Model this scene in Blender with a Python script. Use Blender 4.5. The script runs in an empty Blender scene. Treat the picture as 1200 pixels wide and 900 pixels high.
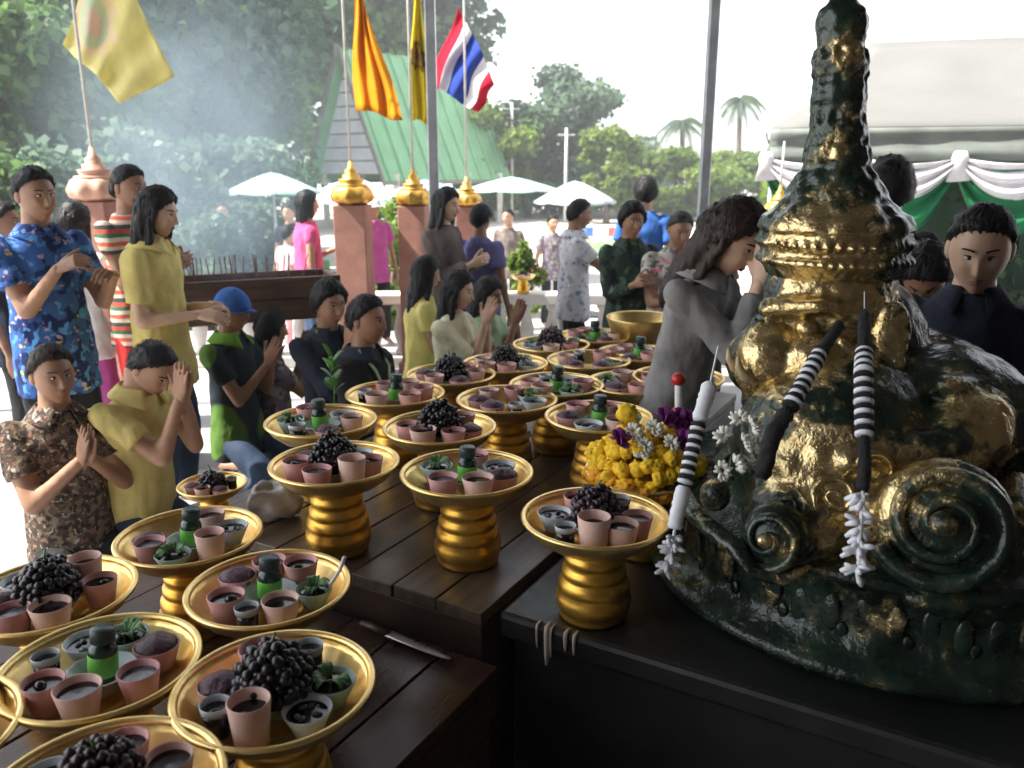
import bpy, bmesh, math, random
import numpy as np
from mathutils import Vector, Matrix, noise
R = math.radians
rnd = random.Random(7)
scene = bpy.context.scene
col = scene.collection

# ------------------------------------------------------------------ camera
F = 960.0                                  # focal length in photograph pixels (1200 wide)
PITCH = math.atan(255.0/F)
CZ = 1.7
camd = bpy.data.cameras.new('camera'); cam = bpy.data.objects.new('camera', camd); col.objects.link(cam)
camd.sensor_width = 36.0; camd.lens = 36.0*F/1200.0; camd.clip_start = 0.05; camd.clip_end = 3000
cam.location = (0, 0, CZ); cam.rotation_euler = (math.pi/2-PITCH, 0, 0)
camd.dof.use_dof = True; camd.dof.focus_distance = 2.1; camd.dof.aperture_fstop = 4.0
scene.camera = cam

# ------------------------------------------------------------------ sky, sun, exposure
SUN_EL, SUN_AZ = 56.0, -98.0               # azimuth from +Y towards +X (sun stands to the left)
w = bpy.data.worlds.new('World'); scene.world = w; w.use_nodes = True
nt = w.node_tree; nt.nodes.clear()
sky = nt.nodes.new('ShaderNodeTexSky'); sky.sky_type = 'NISHITA'; sky.sun_disc = False
sky.sun_elevation = R(SUN_EL); sky.sun_rotation = R(SUN_AZ); sky.air_density = 1.0; sky.dust_density = 1.5; sky.ozone_density = 1.0
hs = nt.nodes.new('ShaderNodeHueSaturation'); hs.inputs['Saturation'].default_value = 0.25
bg = nt.nodes.new('ShaderNodeBackground'); bg.inputs['Strength'].default_value = 0.15
wo = nt.nodes.new('ShaderNodeOutputWorld')
nt.links.new(sky.outputs[0], hs.inputs['Color']); nt.links.new(hs.outputs[0], bg.inputs[0]); nt.links.new(bg.outputs[0], wo.inputs[0])
sd = bpy.data.lights.new('sun', 'SUN'); sd.energy = 5.0; sd.angle = R(1.5); sd.color = (1, .95, .86)
so = bpy.data.objects.new('sun', sd); col.objects.link(so)
sv = Vector((math.sin(R(SUN_AZ))*math.cos(R(SUN_EL)), math.cos(R(SUN_AZ))*math.cos(R(SUN_EL)), math.sin(R(SUN_EL))))
so.rotation_euler = (-sv).to_track_quat('-Z', 'Y').to_euler(); so.location = (0, 0, 30)
vs = scene.view_settings; vs.view_transform = 'Standard'; vs.look = 'None'; vs.gamma = 1.0; vs.exposure = 1.7; vs.use_curve_mapping = False
scene.cycles.volume_step_rate = 2.0

# ------------------------------------------------------------------ helpers
CP, SP = math.cos(PITCH), math.sin(PITCH)
def at(px, py, d):
    """world point seen at photograph pixel, at depth d along the lens axis"""
    x = (px-600)/F; v = (450-py)/F
    return Vector((x*d, d*(CP+v*SP), CZ+d*(-SP+v*CP)))
def atz(px, py, z):
    v = (450-py)/F
    return at(px, py, (CZ-z)/(SP-v*CP))

class MB:
    def __init__(s): s.v = []; s.f = []; s.mi = []; s.cur = 0
    def add(s, vs, fs):
        n = len(s.v); s.v += [tuple(p) for p in vs]; s.f += [tuple(i+n for i in f) for f in fs]; s.mi += [s.cur]*len(fs)
    def box(s, c, size, rot=None, taper=1.0):
        a, b, h = size[0]/2, size[1]/2, size[2]/2
        P = [Vector((x*a*(taper if z > 0 else 1), y*b*(taper if z > 0 else 1), z*h)) for z in (-1, 1) for x, y in ((-1, -1), (1, -1), (1, 1), (-1, 1))]
        if rot is not None: P = [rot @ p for p in P]
        c = Vector(c)
        s.add([p+c for p in P], [(3, 2, 1, 0), (4, 5, 6, 7), (0, 1, 5, 4), (1, 2, 6, 5), (2, 3, 7, 6), (3, 0, 4, 7)])
    def lathe(s, prof, seg=24, c=(0, 0, 0), wob=None, closed_top=True):
        vs = []; fs = []
        for k, (r, z) in enumerate(prof):
            for i in range(seg):
                a = 2*math.pi*i/seg; rr = r*(wob(a, k, z) if wob else 1)
                vs.append((c[0]+rr*math.cos(a), c[1]+rr*math.sin(a), c[2]+z))
        for k in range(len(prof)-1):
            for i in range(seg):
                j = (i+1) % seg
                fs.append((k*seg+i, k*seg+j, (k+1)*seg+j, (k+1)*seg+i))
        loop = abs(prof[0][0]-prof[-1][0]) < 1e-6 and abs(prof[0][1]-prof[-1][1]) < 1e-6
        if loop: s.add(vs, fs); return
        if prof[0][0] > 1e-5: fs.append(tuple(reversed(range(seg))))
        if prof[-1][0] > 1e-5 and closed_top: fs.append(tuple(range((len(prof)-1)*seg, len(prof)*seg)))
        s.add(vs, fs)
    def loft(s, pts, rad, hint=(1, 0, 0), seg=12, cap=True):
        pts = [Vector(p) for p in pts]; n = len(pts); vs = []; fs = []; X0 = Vector(hint)
        for k in range(n):
            T = (pts[min(k+1, n-1)]-pts[max(k-1, 0)])
            if T.length < 1e-9: T = Vector((0, 0, 1))
            T.normalize(); X = X0 - T*X0.dot(T)
            if X.length < 1e-4: X = T.orthogonal()
            X.normalize(); X0 = X; Y = T.cross(X)
            a, b = rad[k] if isinstance(rad[k], (tuple, list)) else (rad[k], rad[k])
            for i in range(seg):
                t = 2*math.pi*i/seg; vs.append(pts[k]+X*(a*math.cos(t))+Y*(b*math.sin(t)))
        for k in range(n-1):
            for i in range(seg):
                j = (i+1) % seg
                fs.append((k*seg+i, k*seg+j, (k+1)*seg+j, (k+1)*seg+i))
        if cap: fs.append(tuple(reversed(range(seg)))); fs.append(tuple(range((n-1)*seg, n*seg)))
        s.add(vs, fs)
    def caps(s, a, b, ra, rb, seg=10):
        """tapered capsule"""
        a, b = Vector(a), Vector(b); T = (b-a).normalized() if (b-a).length > 1e-6 else Vector((0, 0, 1))
        P = [a-T*ra, a-T*ra*.7, a, b, b+T*rb*.7, b+T*rb]; rr = [ra*.12, ra*.72, ra, rb, rb*.72, rb*.12]
        s.loft(P, rr, T.orthogonal(), seg)
    def ell(s, c, r, rot=None, nu=14, nv=9):
        vs = []; fs = []; c = Vector(c)
        for k in range(nv+1):
            ph = math.pi*k/nv
            for i in range(nu):
                a = 2*math.pi*i/nu
                p = Vector((r[0]*math.sin(ph)*math.cos(a), r[1]*math.sin(ph)*math.sin(a), -r[2]*math.cos(ph)))
                vs.append(c+(rot @ p if rot is not None else p))
        for k in range(nv):
            for i in range(nu):
                j = (i+1) % nu
                fs.append((k*nu+i, k*nu+j, (k+1)*nu+j, (k+1)*nu+i))
        s.add(vs, fs)
    def grid(s, fn, nu, nv):
        vs = [fn(i/nu, j/nv) for j in range(nv+1) for i in range(nu+1)]
        fs = [(j*(nu+1)+i, j*(nu+1)+i+1, (j+1)*(nu+1)+i+1, (j+1)*(nu+1)+i) for j in range(nv) for i in range(nu)]
        s.add(vs, fs)
    def mesh(s, name='m', smooth=True):
        me = bpy.data.meshes.new(name); me.from_pydata(s.v, [], s.f)
        if smooth: me.polygons.foreach_set('use_smooth', [True]*len(me.polygons))
        if any(s.mi): me.polygons.foreach_set('material_index', s.mi)
        me.update(); return me
    def build(s, name, mats, parent=None, smooth=True, sharp=None):
        me = s.mesh(name, smooth)
        return link(name, me, mats, parent, sharp)

def link(name, me, mats, parent=None, sharp=None):
    if not isinstance(mats, (list, tuple)): mats = [mats]
    if len(me.materials) == 0:
        for m in mats: me.materials.append(m)
    if sharp: me.set_sharp_from_angle(angle=R(sharp))
    o = bpy.data.objects.new(name, me); col.objects.link(o)
    if parent is not None: o.parent = parent
    return o
def tag(o, label=None, cat=None, group=None, kind=None):
    if label: o['label'] = label
    if cat: o['category'] = cat
    if group: o['group'] = group
    if kind: o['kind'] = kind
    return o
def empty(name, loc=(0, 0, 0), rz=0, label=None, cat=None, group=None):
    o = bpy.data.objects.new(name, None); col.objects.link(o); o.location = loc; o.rotation_euler = (0, 0, rz); o.empty_display_size = .1
    return tag(o, label, cat, group)
def dup(root, loc, rz=0, scale=None, label=None, group=None):
    def cp(o, parent):
        c = o.copy(); col.objects.link(c); c.parent = parent
        for ch in o.children: cp(ch, c)
        return c
    r = cp(root, None); r.location = loc; r.rotation_euler = (0, 0, rz)
    if scale: r.scale = (scale,)*3
    if label: r['label'] = label
    if group: r['group'] = group
    return r
def bevel(o, wdt, seg=2):
    m = o.modifiers.new('bevel', 'BEVEL'); m.width = wdt; m.segments = seg; m.limit_method = 'ANGLE'; m.angle_limit = R(40)
    return o
def remesh(mb, voxel, smooth=3, fac=.5):
    me = mb.mesh('tmp'); o = bpy.data.objects.new('tmp', me); col.objects.link(o)
    m = o.modifiers.new('r', 'REMESH'); m.mode = 'VOXEL'; m.voxel_size = voxel; m.use_smooth_shade = True
    if smooth:
        q = o.modifiers.new('s', 'SMOOTH'); q.iterations = smooth; q.factor = fac
    dg = bpy.context.evaluated_depsgraph_get(); ev = o.evaluated_get(dg)
    out = bpy.data.meshes.new_from_object(ev); out.materials.clear()
    bpy.data.objects.remove(o); bpy.data.meshes.remove(me)
    out.polygons.foreach_set('use_smooth', [True]*len(out.polygons))
    return out
def mesh_to_mb(mb, me):
    n = len(me.vertices); co = np.empty(n*3); me.vertices.foreach_get('co', co); co = co.reshape(-1, 3)
    mb.add([tuple(c) for c in co], [tuple(p.vertices) for p in me.polygons])
def crumple(me, amp, sc=(9, 9, 4), seed=0):
    n = len(me.vertices); nr = np.empty(n*3); me.vertex_normals.foreach_get('vector', nr); nr = nr.reshape(-1, 3)
    co = np.empty(n*3); me.vertices.foreach_get('co', co); co = co.reshape(-1, 3)
    d = np.array([noise.noise(Vector((c[0]*sc[0]+seed, c[1]*sc[1], c[2]*sc[2]))) + .5*noise.noise(Vector((c[0]*sc[0]*2.3, c[1]*sc[1]*2.3+seed, c[2]*sc[2]*2.3))) for c in co])
    co += nr*(d*amp)[:, None]; me.vertices.foreach_set('co', co.ravel()); me.update()

# ------------------------------------------------------------------ materials
MATS = {}
def nodes(name):
    m = bpy.data.materials.new(name); m.use_nodes = True; t = m.node_tree; b = t.nodes['Principled BSDF']; MATS[name] = m
    return m, t, b
def tc(t, kind='Object', scale=(1, 1, 1)):
    c = t.nodes.new('ShaderNodeTexCoord'); mp = t.nodes.new('ShaderNodeMapping'); mp.inputs['Scale'].default_value = scale
    t.links.new(c.outputs[kind], mp.inputs[0]); return mp.outputs[0]
def nz(t, vec, scale, detail=4, rough=.55, out='Fac'):
    n = t.nodes.new('ShaderNodeTexNoise'); n.inputs['Scale'].default_value = scale; n.inputs['Detail'].default_value = detail; n.inputs['Roughness'].default_value = rough
    t.links.new(vec, n.inputs['Vector']); return n.outputs[out]
def ramp(t, fac, stops, mode='LINEAR'):
    r = t.nodes.new('ShaderNodeValToRGB'); r.color_ramp.interpolation = mode; e = r.color_ramp.elements
    while len(e) < len(stops): e.new(.5)
    for i, (p, c) in enumerate(stops): e[i].position = p; e[i].color = (*c, 1) if len(c) == 3 else c
    t.links.new(fac, r.inputs[0]); return r.outputs[0]
def mixc(t, fac, a, b, mode='MIX'):
    m = t.nodes.new('ShaderNodeMix'); m.data_type = 'RGBA'; m.blend_type = mode
    for i, x in ((0, fac), (6, a), (7, b)):
        if hasattr(x, 'links') or hasattr(x, 'is_output'): t.links.new(x, m.inputs[i])
        else: m.inputs[i].default_value = x if i == 0 else (*x, 1)
    return m.outputs[2]
def mth(t, op, a, b=0.0, c=None):
    m = t.nodes.new('ShaderNodeMath'); m.operation = op
    for i, x in enumerate((a, b, c)):
        if x is None: continue
        if hasattr(x, 'is_output'): t.links.new(x, m.inputs[i])
        else: m.inputs[i].default_value = x
    return m.outputs[0]
def bump(t, b, h, strength, dist=.01):
    n = t.nodes.new('ShaderNodeBump'); n.inputs['Strength'].default_value = strength; n.inputs['Distance'].default_value = dist
    t.links.new(h, n.inputs['Height']); t.links.new(n.outputs[0], b.inputs['Normal'])
def M(name, c, rough=.6, metal=0., var=.18, scale=10, bmp=0., bscale=60, bdist=.004, c2=None, trans=0, sub=0, coat=0, kind='Object'):
    m, t, b = nodes(name); v = tc(t, kind); f = nz(t, v, scale, 5)
    a = tuple(x*(1-var) for x in c); d = c2 or tuple(min(1, x*(1+var)) for x in c)
    t.links.new(ramp(t, f, [(.32, a), (.68, d)]), b.inputs['Base Color'])
    r = mth(t, 'MULTIPLY_ADD', nz(t, v, scale*2.3, 3), .3, rough-.15); t.links.new(r, b.inputs['Roughness'])
    b.inputs['Metallic'].default_value = metal
    if bmp: bump(t, b, nz(t, v, bscale, 4), bmp, bdist)
    if trans: b.inputs['Transmission Weight'].default_value = trans
    if sub: b.inputs['Subsurface Weight'].default_value = sub; b.inputs['Subsurface Radius'].default_value = (.012, .005, .003); b.inputs['Subsurface Scale'].default_value = .5
    if coat: b.inputs['Coat Weight'].default_value = coat; b.inputs['Coat Roughness'].default_value = .12
    return m
def pattern(name, base, spots, scale=14, cut=.5, rough=.8, soft=.04, warp=True):
    """cloth with blotches: layers of thresholded noise over a base colour"""
    m, t, b = nodes(name); cur = None
    v = tc(t); f0 = nz(t, v, 9, 3); cur = ramp(t, f0, [(.3, tuple(x*.8 for x in base)), (.7, tuple(min(1, x*1.2) for x in base))])
    for i, (c, s, th) in enumerate(spots):
        mp = t.nodes.new('ShaderNodeMapping'); mp.inputs['Location'].default_value = (i*3.7, i*1.3, i*5.1)
        t.links.new(v, mp.inputs[0]); f = nz(t, mp.outputs[0], s, 2, .4)
        k = ramp(t, f, [(th, (0, 0, 0)), (th+soft, (1, 1, 1))])
        cur = mixc(t, k, cur, c)
    t.links.new(cur, b.inputs['Base Color']); b.inputs['Roughness'].default_value = rough
    return folds(m)

skins = [M('skin_tan', (.42, .235, .15), .5, var=.12, scale=14, sub=.12, bmp=.15, bscale=220, bdist=.001),
         M('skin_brown', (.29, .15, .088), .5, var=.14, scale=14, sub=.1, bmp=.15, bscale=220, bdist=.001),
         M('skin_light', (.58, .38, .27), .48, var=.1, scale=14, sub=.15, bmp=.12, bscale=220, bdist=.001)]
def hair_mat(name, c):
    m, t, b = nodes(name); v = tc(t, 'Object', (90, 90, 6)); f = nz(t, v, 1.6, 4)
    t.links.new(ramp(t, f, [(.3, tuple(x*.5 for x in c)), (.7, tuple(x*1.8 for x in c))]), b.inputs['Base Color'])
    b.inputs['Roughness'].default_value = .5; b.inputs['Specular IOR Level'].default_value = .28; bump(t, b, f, .7, .004); return m
hair_black = hair_mat('hair_black', (.010, .009, .010)); hair_brown = hair_mat('hair_brown', (.022, .013, .009)); hair_grey = hair_mat('hair_grey', (.05, .048, .05))
lip = M('lip', (.36, .13, .11), .45); eye_white = M('eye_white', (.62, .58, .52), .3); eye_dark = M('eye_dark', (.012, .008, .006), .2)
def folds(m):
    t = m.node_tree; b = t.nodes['Principled BSDF']; v = tc(t, 'Object', (1, 1, .55)); h = mth(t, 'ADD', mth(t, 'MULTIPLY', nz(t, v, 17, 3, .5), 1.0), mth(t, 'MULTIPLY', nz(t, tc(t), 210, 2), .05))
    bump(t, b, h, .42, .024); b.inputs['Specular IOR Level'].default_value = .3; return m
def cloth(name, c, var=.14, **k): return folds(M(name, c, .85, var=var, scale=9, **k))
C = {'yellow': cloth('cloth_yellow', (.66, .55, .20)), 'pale_yellow': cloth('cloth_pale_yellow', (.68, .60, .20)), 'cream': cloth('cloth_cream', (.72, .70, .50)),
     'navy': cloth('cloth_navy', (.014, .018, .034)), 'dark': cloth('cloth_dark', (.012, .012, .014)), 'denim': M('cloth_denim', (.035, .06, .12), .85, var=.35, scale=5, bmp=.3, bscale=240),
     'pink': cloth('cloth_pink', (.66, .10, .27)), 'palepink': cloth('cloth_pale_pink', (.75, .45, .48)), 'purple': cloth('cloth_purple_blue', (.15, .15, .34)),
     'green': cloth('cloth_green', (.12, .28, .03)), 'red': cloth('cloth_red', (.5, .03, .03)), 'grey': cloth('cloth_grey', (.23, .225, .225), var=.3), 'white': cloth('cloth_white', (.72, .72, .72)),
     'blue': cloth('cloth_blue', (.04, .13, .42)), 'magenta': cloth('cloth_magenta', (.38, .07, .26)), 'palegreen': cloth('cloth_pale_green', (.35, .5, .30)), 'brown': cloth('cloth_brown_grey', (.14, .11, .10), var=.35)}
C['blue_floral'] = pattern('cloth_blue_floral', (.03, .10, .32), [((.005, .02, .11), 15, .52), ((.08, .26, .60), 24, .58), ((.45, .30, .42), 28, .66), ((.55, .45, .16), 24, .68)])
C['camo'] = pattern('cloth_brown_floral', (.075, .048, .036), [((.17, .13, .09), 34, .52), ((.025, .018, .016), 42, .54), ((.34, .30, .25), 52, .62), ((.22, .10, .07), 46, .63)])
C['green_camo'] = pattern('cloth_green_camo', (.03, .055, .04), [((.012, .02, .018), 16, .52), ((.09, .15, .08), 22, .6)])
C['floral'] = pattern('cloth_pale_floral', (.46, .44, .40), [((.09, .12, .08), 20, .55), ((.55, .16, .26), 17, .63), ((.16, .17, .2), 26, .6)])
C['white_print'] = pattern('cloth_white_print', (.66, .66, .70), [((.22, .25, .45), 30, .62), ((.4, .42, .5), 18, .6)])
C['mauve_print'] = pattern('cloth_mauve_print', (.20, .15, .20), [((.30, .33, .28), 18, .55), ((.10, .07, .10), 22, .58)])
C['grey_print'] = pattern('cloth_grey_print', (.085, .085, .088), [((.19, .185, .18), 24, .55), ((.03, .03, .032), 30, .57)])
def stripes(name, cols, width):
    m, t, b = nodes(name); v = tc(t); s = t.nodes.new('ShaderNodeSeparateXYZ'); t.links.new(v, s.inputs[0])
    z = mth(t, 'ADD', s.outputs[2], mth(t, 'MULTIPLY', nz(t, v, 6, 2), .012)); f = mth(t, 'FRACT', mth(t, 'DIVIDE', z, width))
    t.links.new(ramp(t, f, [(i/len(cols), c) for i, c in enumerate(cols)], 'CONSTANT'), b.inputs['Base Color']); b.inputs['Roughness'].default_value = .85
    bump(t, b, nz(t, v, 200, 2), .25, .002); return m
C['stripes'] = stripes('cloth_striped', [(.55, .10, .05), (.60, .52, .42), (.05, .13, .06), (.50, .06, .04), (.03, .05, .04), (.58, .45, .36)], .13)
# ================================================================== SETTING
concrete = M('concrete_pale', (.34, .335, .335), .85, var=.16, scale=1.3, bmp=.3, bscale=60)
ground_m = M('ground_pale', (.46, .44, .40), .9, var=.2, scale=.35, bmp=.3, bscale=8)
metal_grey = M('metal_grey', (.42, .44, .47), .4, .5, var=.2, scale=6)
dark_metal = M('metal_dark', (.06, .06, .065), .5, .6, var=.3)
plaster = M('plaster_offwhite', (.55, .53, .49), .85, var=.15, scale=4, bmp=.2)

mb = MB(); mb.grid(lambda u, v: Vector(((u-.5)*2400, -400+v*2400, -.9)), 8, 8)
tag(mb.build('ground', ground_m), kind='structure')
mb = MB(); mb.box((0, 2.15, -.46), (17, 12.9, .92))
tag(mb.build('terrace', concrete, smooth=False), kind='structure')

# the shrine roof over the offerings (above the frame), on steel posts; two posts are in view
pa, pb = at(507, 150, 5.5), at(831, 120, 5.5)
roof = empty('shrine_roof', (0, 0, 0), 0, 'flat metal shrine roof carried on grey steel posts above the statue', 'roof')
mb = MB(); mb.box((1.2, .4, 4.56), (10.8, 11.1, .12)); mb.build('roof_sheet', M('roof_underside', (.09, .085, .08), .8, var=.15, scale=2), roof, False)
for x, y in ((pa.x, pa.y), (pb.x, pb.y), (-4.05, 5.6), (6.5, 5.6), (-4.05, -2.1), (6.5, -4.6)):
    mb = MB(); mb.box((x, y, 2.25), (.068, .068, 4.5)); bevel(mb.build('post', metal_grey, roof, False), .008)
light_block_m = M('wall_dark_paint', (.10, .075, .06), .85, var=.2, scale=3)  # dark so the added light-blocking walls return little light
mb = MB(); mb.box((1.0, -2.4, 2.25), (10, .2, 4.5)); tag(mb.build('rear_wall', light_block_m, None, False), 'dark painted shrine wall across from the offering tables', 'wall')  # unseen wall added to cut light from behind the camera
mb = MB(); mb.box((3.4, .3, 2.25), (.2, 5.18, 4.5)); tag(mb.build('side_wall', light_block_m, None, False), 'dark painted shrine wall beside the statue plinth', 'wall')  # unseen wall added to keep light off the statue's right and base

# ------------------------------------------------------------------ tables and plinth (axes turned 30 degrees)
RZ = R(-30); CX, CY = -.073, 1.80
EX, EY = Vector((math.cos(RZ), math.sin(RZ), 0)), Vector((-math.sin(RZ), math.cos(RZ), 0))
def tl(x, y, z): return Vector((CX, CY, 0))+EX*x+EY*y+Vector((0, 0, z))
ZU, ZL, ZP = .64, .53, .62
def wood(name, c, c2, axis_scale=(2, 26, 26), rough=.45):
    m, t, b = nodes(name); v = tc(t, 'Object', axis_scale); oi = t.nodes.new('ShaderNodeObjectInfo')
    mp = t.nodes.new('ShaderNodeVectorMath'); mp.operation = 'ADD'; t.links.new(v, mp.inputs[0]); t.links.new(oi.outputs['Random'], mp.inputs[1])
    sc = t.nodes.new('ShaderNodeVectorMath'); sc.operation = 'SCALE'; sc.inputs['Scale'].default_value = 37
    cmb = t.nodes.new('ShaderNodeCombineXYZ'); t.links.new(oi.outputs['Random'], cmb.inputs[0]); t.links.new(oi.outputs['Random'], cmb.inputs[2]); t.links.new(cmb.outputs[0], sc.inputs[0]); t.links.new(sc.outputs[0], mp.inputs[1])
    f = nz(t, mp.outputs[0], 1.2, 6, .6); g = nz(t, tc(t), 3.5, 4)
    k = ramp(t, f, [(.3, c), (.7, c2)]); k = mixc(t, ramp(t, g, [(.45, (0, 0, 0)), (.75, (.75, .75, .75))]), k, tuple(x*.35 for x in c))
    vr = mth(t, 'MULTIPLY_ADD', oi.outputs['Random'], .6, .7)
    hs_ = t.nodes.new('ShaderNodeHueSaturation'); t.links.new(k, hs_.inputs['Color']); t.links.new(vr, hs_.inputs['Value'])
    t.links.new(hs_.outputs[0], b.inputs['Base Color']); t.links.new(mth(t, 'MULTIPLY_ADD', g, .5, rough-.25), b.inputs['Roughness'])
    bump(t, b, f, .35, .003); return m
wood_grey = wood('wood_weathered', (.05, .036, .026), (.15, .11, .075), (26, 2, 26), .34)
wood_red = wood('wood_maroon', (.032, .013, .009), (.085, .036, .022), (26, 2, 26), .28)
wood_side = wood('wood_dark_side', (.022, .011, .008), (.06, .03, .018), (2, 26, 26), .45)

def table(name, label, x0, x1, y0, y1, z, mat, nplank, apron):
    t = empty(name, (CX, CY, 0), RZ, label, 'table'); wd = (x1-x0)/nplank
    for i in range(nplank):
        L = y1-y0; mb = MB(); r_ = random.Random(i*7+nplank)
        mb.box((0, 0, 0), (wd-.005, L-r_.random()*.012, .036))
        o = mb.build('plank', mat, t, False); o.location = (x0+wd*(i+.5), (y0+y1)/2, z-.018-r_.random()*.003); bevel(o, .003)
    for yy in (y0+.02, y1-.02):
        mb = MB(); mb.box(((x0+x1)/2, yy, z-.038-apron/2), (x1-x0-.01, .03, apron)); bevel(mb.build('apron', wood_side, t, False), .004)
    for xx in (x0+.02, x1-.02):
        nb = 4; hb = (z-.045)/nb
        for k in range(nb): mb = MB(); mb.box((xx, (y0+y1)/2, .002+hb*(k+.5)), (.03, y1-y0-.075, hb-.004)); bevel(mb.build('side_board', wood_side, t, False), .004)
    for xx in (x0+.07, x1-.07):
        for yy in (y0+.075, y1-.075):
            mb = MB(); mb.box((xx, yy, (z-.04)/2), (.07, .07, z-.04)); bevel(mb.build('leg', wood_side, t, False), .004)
    return t
table('offering_table', 'weathered wooden plank table crowded with gold pedestal trays beside the statue', -1.12, 0, 0, 2.32, ZU, wood_grey, 8, .12)
table('offering_table', 'lower dark red wooden table butted against the weathered plank table', -1.14, .065, -1.6, -.03, ZL, wood_red, 8, .10)

stone_black = M('stone_black_wet', (.009, .010, .010), .42, 0, var=.5, scale=6, bmp=.35, bscale=30)
pl = empty('statue_plinth', (CX, CY, 0), RZ, 'black polished stone plinth carrying the gilded statue', 'plinth')
def prism(poly, z0, z1):
    mb = MB(); n = len(poly); mb.add([(x, y, z0) for x, y in poly]+[(x, y, z1) for x, y in poly], [tuple(reversed(range(n))), tuple(range(n, 2*n))]+[(i, (i+1) % n, n+(i+1) % n, n+i) for i in range(n)]); return mb
bevel(prism([(.035, .085), (2.2, .085), (2.2, 1.42), (.36, 1.42), (.035, .80)], 0, .55).build('block', stone_black, pl, False), .012)
bevel(prism([(.012, .05), (2.24, .05), (2.24, 1.46), (.34, 1.46), (.012, .83)], .551, .621).build('top_slab', stone_black, pl, False), .014)
wax = M('wax_drip', (.42, .36, .30), .5, var=.2)
for x, ln, r_ in ((.128, .06, .004), (.155, .10, .008), (.166, .075, .004), (.205, .045, .006), (.228, .05, .005)):
    mb = MB(); y = .82-.77-.001
    mb.loft([(x, y+.02, .6225), (x, y-.001, .6205), (x, y-.004, .610), (x, y-.003, .62-ln*.7), (x, y-.002, .62-ln)], [r_*.8, r_, r_*.9, r_*.8, r_*.5], (1, 0, 0), 8)
    mb.build('wax_drip', wax, pl)

# ------------------------------------------------------------------ balustrade, pillars, flags
BY = 7.05
bal = empty('balustrade', (0, BY, 0), 0, 'low pale concrete balustrade at the terrace edge behind the red brown pillars', 'balustrade')
mb = MB(); mb.box((0, 0, .60), (8.4, .24, .09)); bevel(mb.build('rail', plaster, bal, False), .012)
mb = MB(); mb.box((0, 0, .05), (8.4, .22, .10)); bevel(mb.build('plinth', plaster, bal, False), .012)
balu = MB(); balu.lathe([(.05, .10), (.055, .13), (.03, .17), (.06, .27), (.065, .33), (.035, .45), (.03, .48), (.055, .52), (.055, .556)], 12)
bme = balu.mesh('baluster')
for i in range(38):
    o = link('baluster', bme, plaster, bal); o.location = (-4.05+i*.22, 0, 0)

brick = M('pillar_red_wash', (.34, .165, .125), .85, var=.2, scale=6, bmp=.4, bscale=50)
gold_paint = M('gold_paint', (.62, .36, .07), .38, .7, var=.25, scale=14, bmp=.2, bscale=40)
white_pole = M('pole_white', (.6, .58, .54), .5)
def pillar(px, py_base, d, w_, label, gold=gold_paint, polez=4.2):
    p = at(px, py_base, d); zt = p.z
    t = empty('flag_pillar', (p.x, p.y, 0), rnd.uniform(-.2, .2), label, 'pillar', 'red brown pillars with gold lotus caps')
    mb = MB(); mb.box((0, 0, zt/2), (w_, w_, zt)); bevel(mb.build('shaft', brick, t, False), .008)
    mb = MB(); mb.box((0, 0, .06), (w_*1.25, w_*1.25, .12)); bevel(mb.build('base', brick, t, False), .01)
    k = w_/.25; pet = lambda a, kk, z: 1+.06*math.cos(a*8)
    mb = MB(); mb.lathe([(.10*k, zt), (.155*k, zt+.03*k), (.165*k, zt+.075*k), (.14*k, zt+.13*k), (.125*k, zt+.14*k)], 48, wob=pet)
    lo = mb.build('lotus_cap', gold, t)
    mb = MB(); mb.lathe([(.12*k, zt+.135*k), (.125*k, zt+.155*k), (.085*k, zt+.16*k), (.095*k, zt+.18*k), (.10*k, zt+.195*k), (.065*k, zt+.20*k), (.07*k, zt+.225*k), (.045*k, zt+.235*k), (.05*k, zt+.26*k), (.025*k, zt+.28*k), (.015*k, zt+.33*k)], 24)
    mb.build('tiered_finial', gold, lo)
    mb = MB(); mb.loft([(0, 0, zt+.2), (0, 0, polez)], [.010, .008], seg=8); mb.build('flag_pole', white_pole, t)
    return t
pillar(413, 240, 6.4, .25, 'red brown pillar with gold lotus cap flying the orange flag')
pillar(485, 241, 6.6, .22, 'red brown pillar with gold lotus cap flying the narrow yellow flag with emblem')
pillar(547, 242, 7.4, .2, 'red brown pillar with gold lotus cap flying the red white and blue flag')
pillar(115, 236, 5.2, .25, 'red brown pillar with faded pink lotus cap flying the large pale yellow flag', M('lotus_faded', (.62, .36, .26), .6, .2, var=.25))  # pink tint from the smoke is put into the cap colour
pillar(912, 255, 6.9, .2, 'red brown pillar with gold lotus cap beside the white marquee', polez=1.9)

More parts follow.
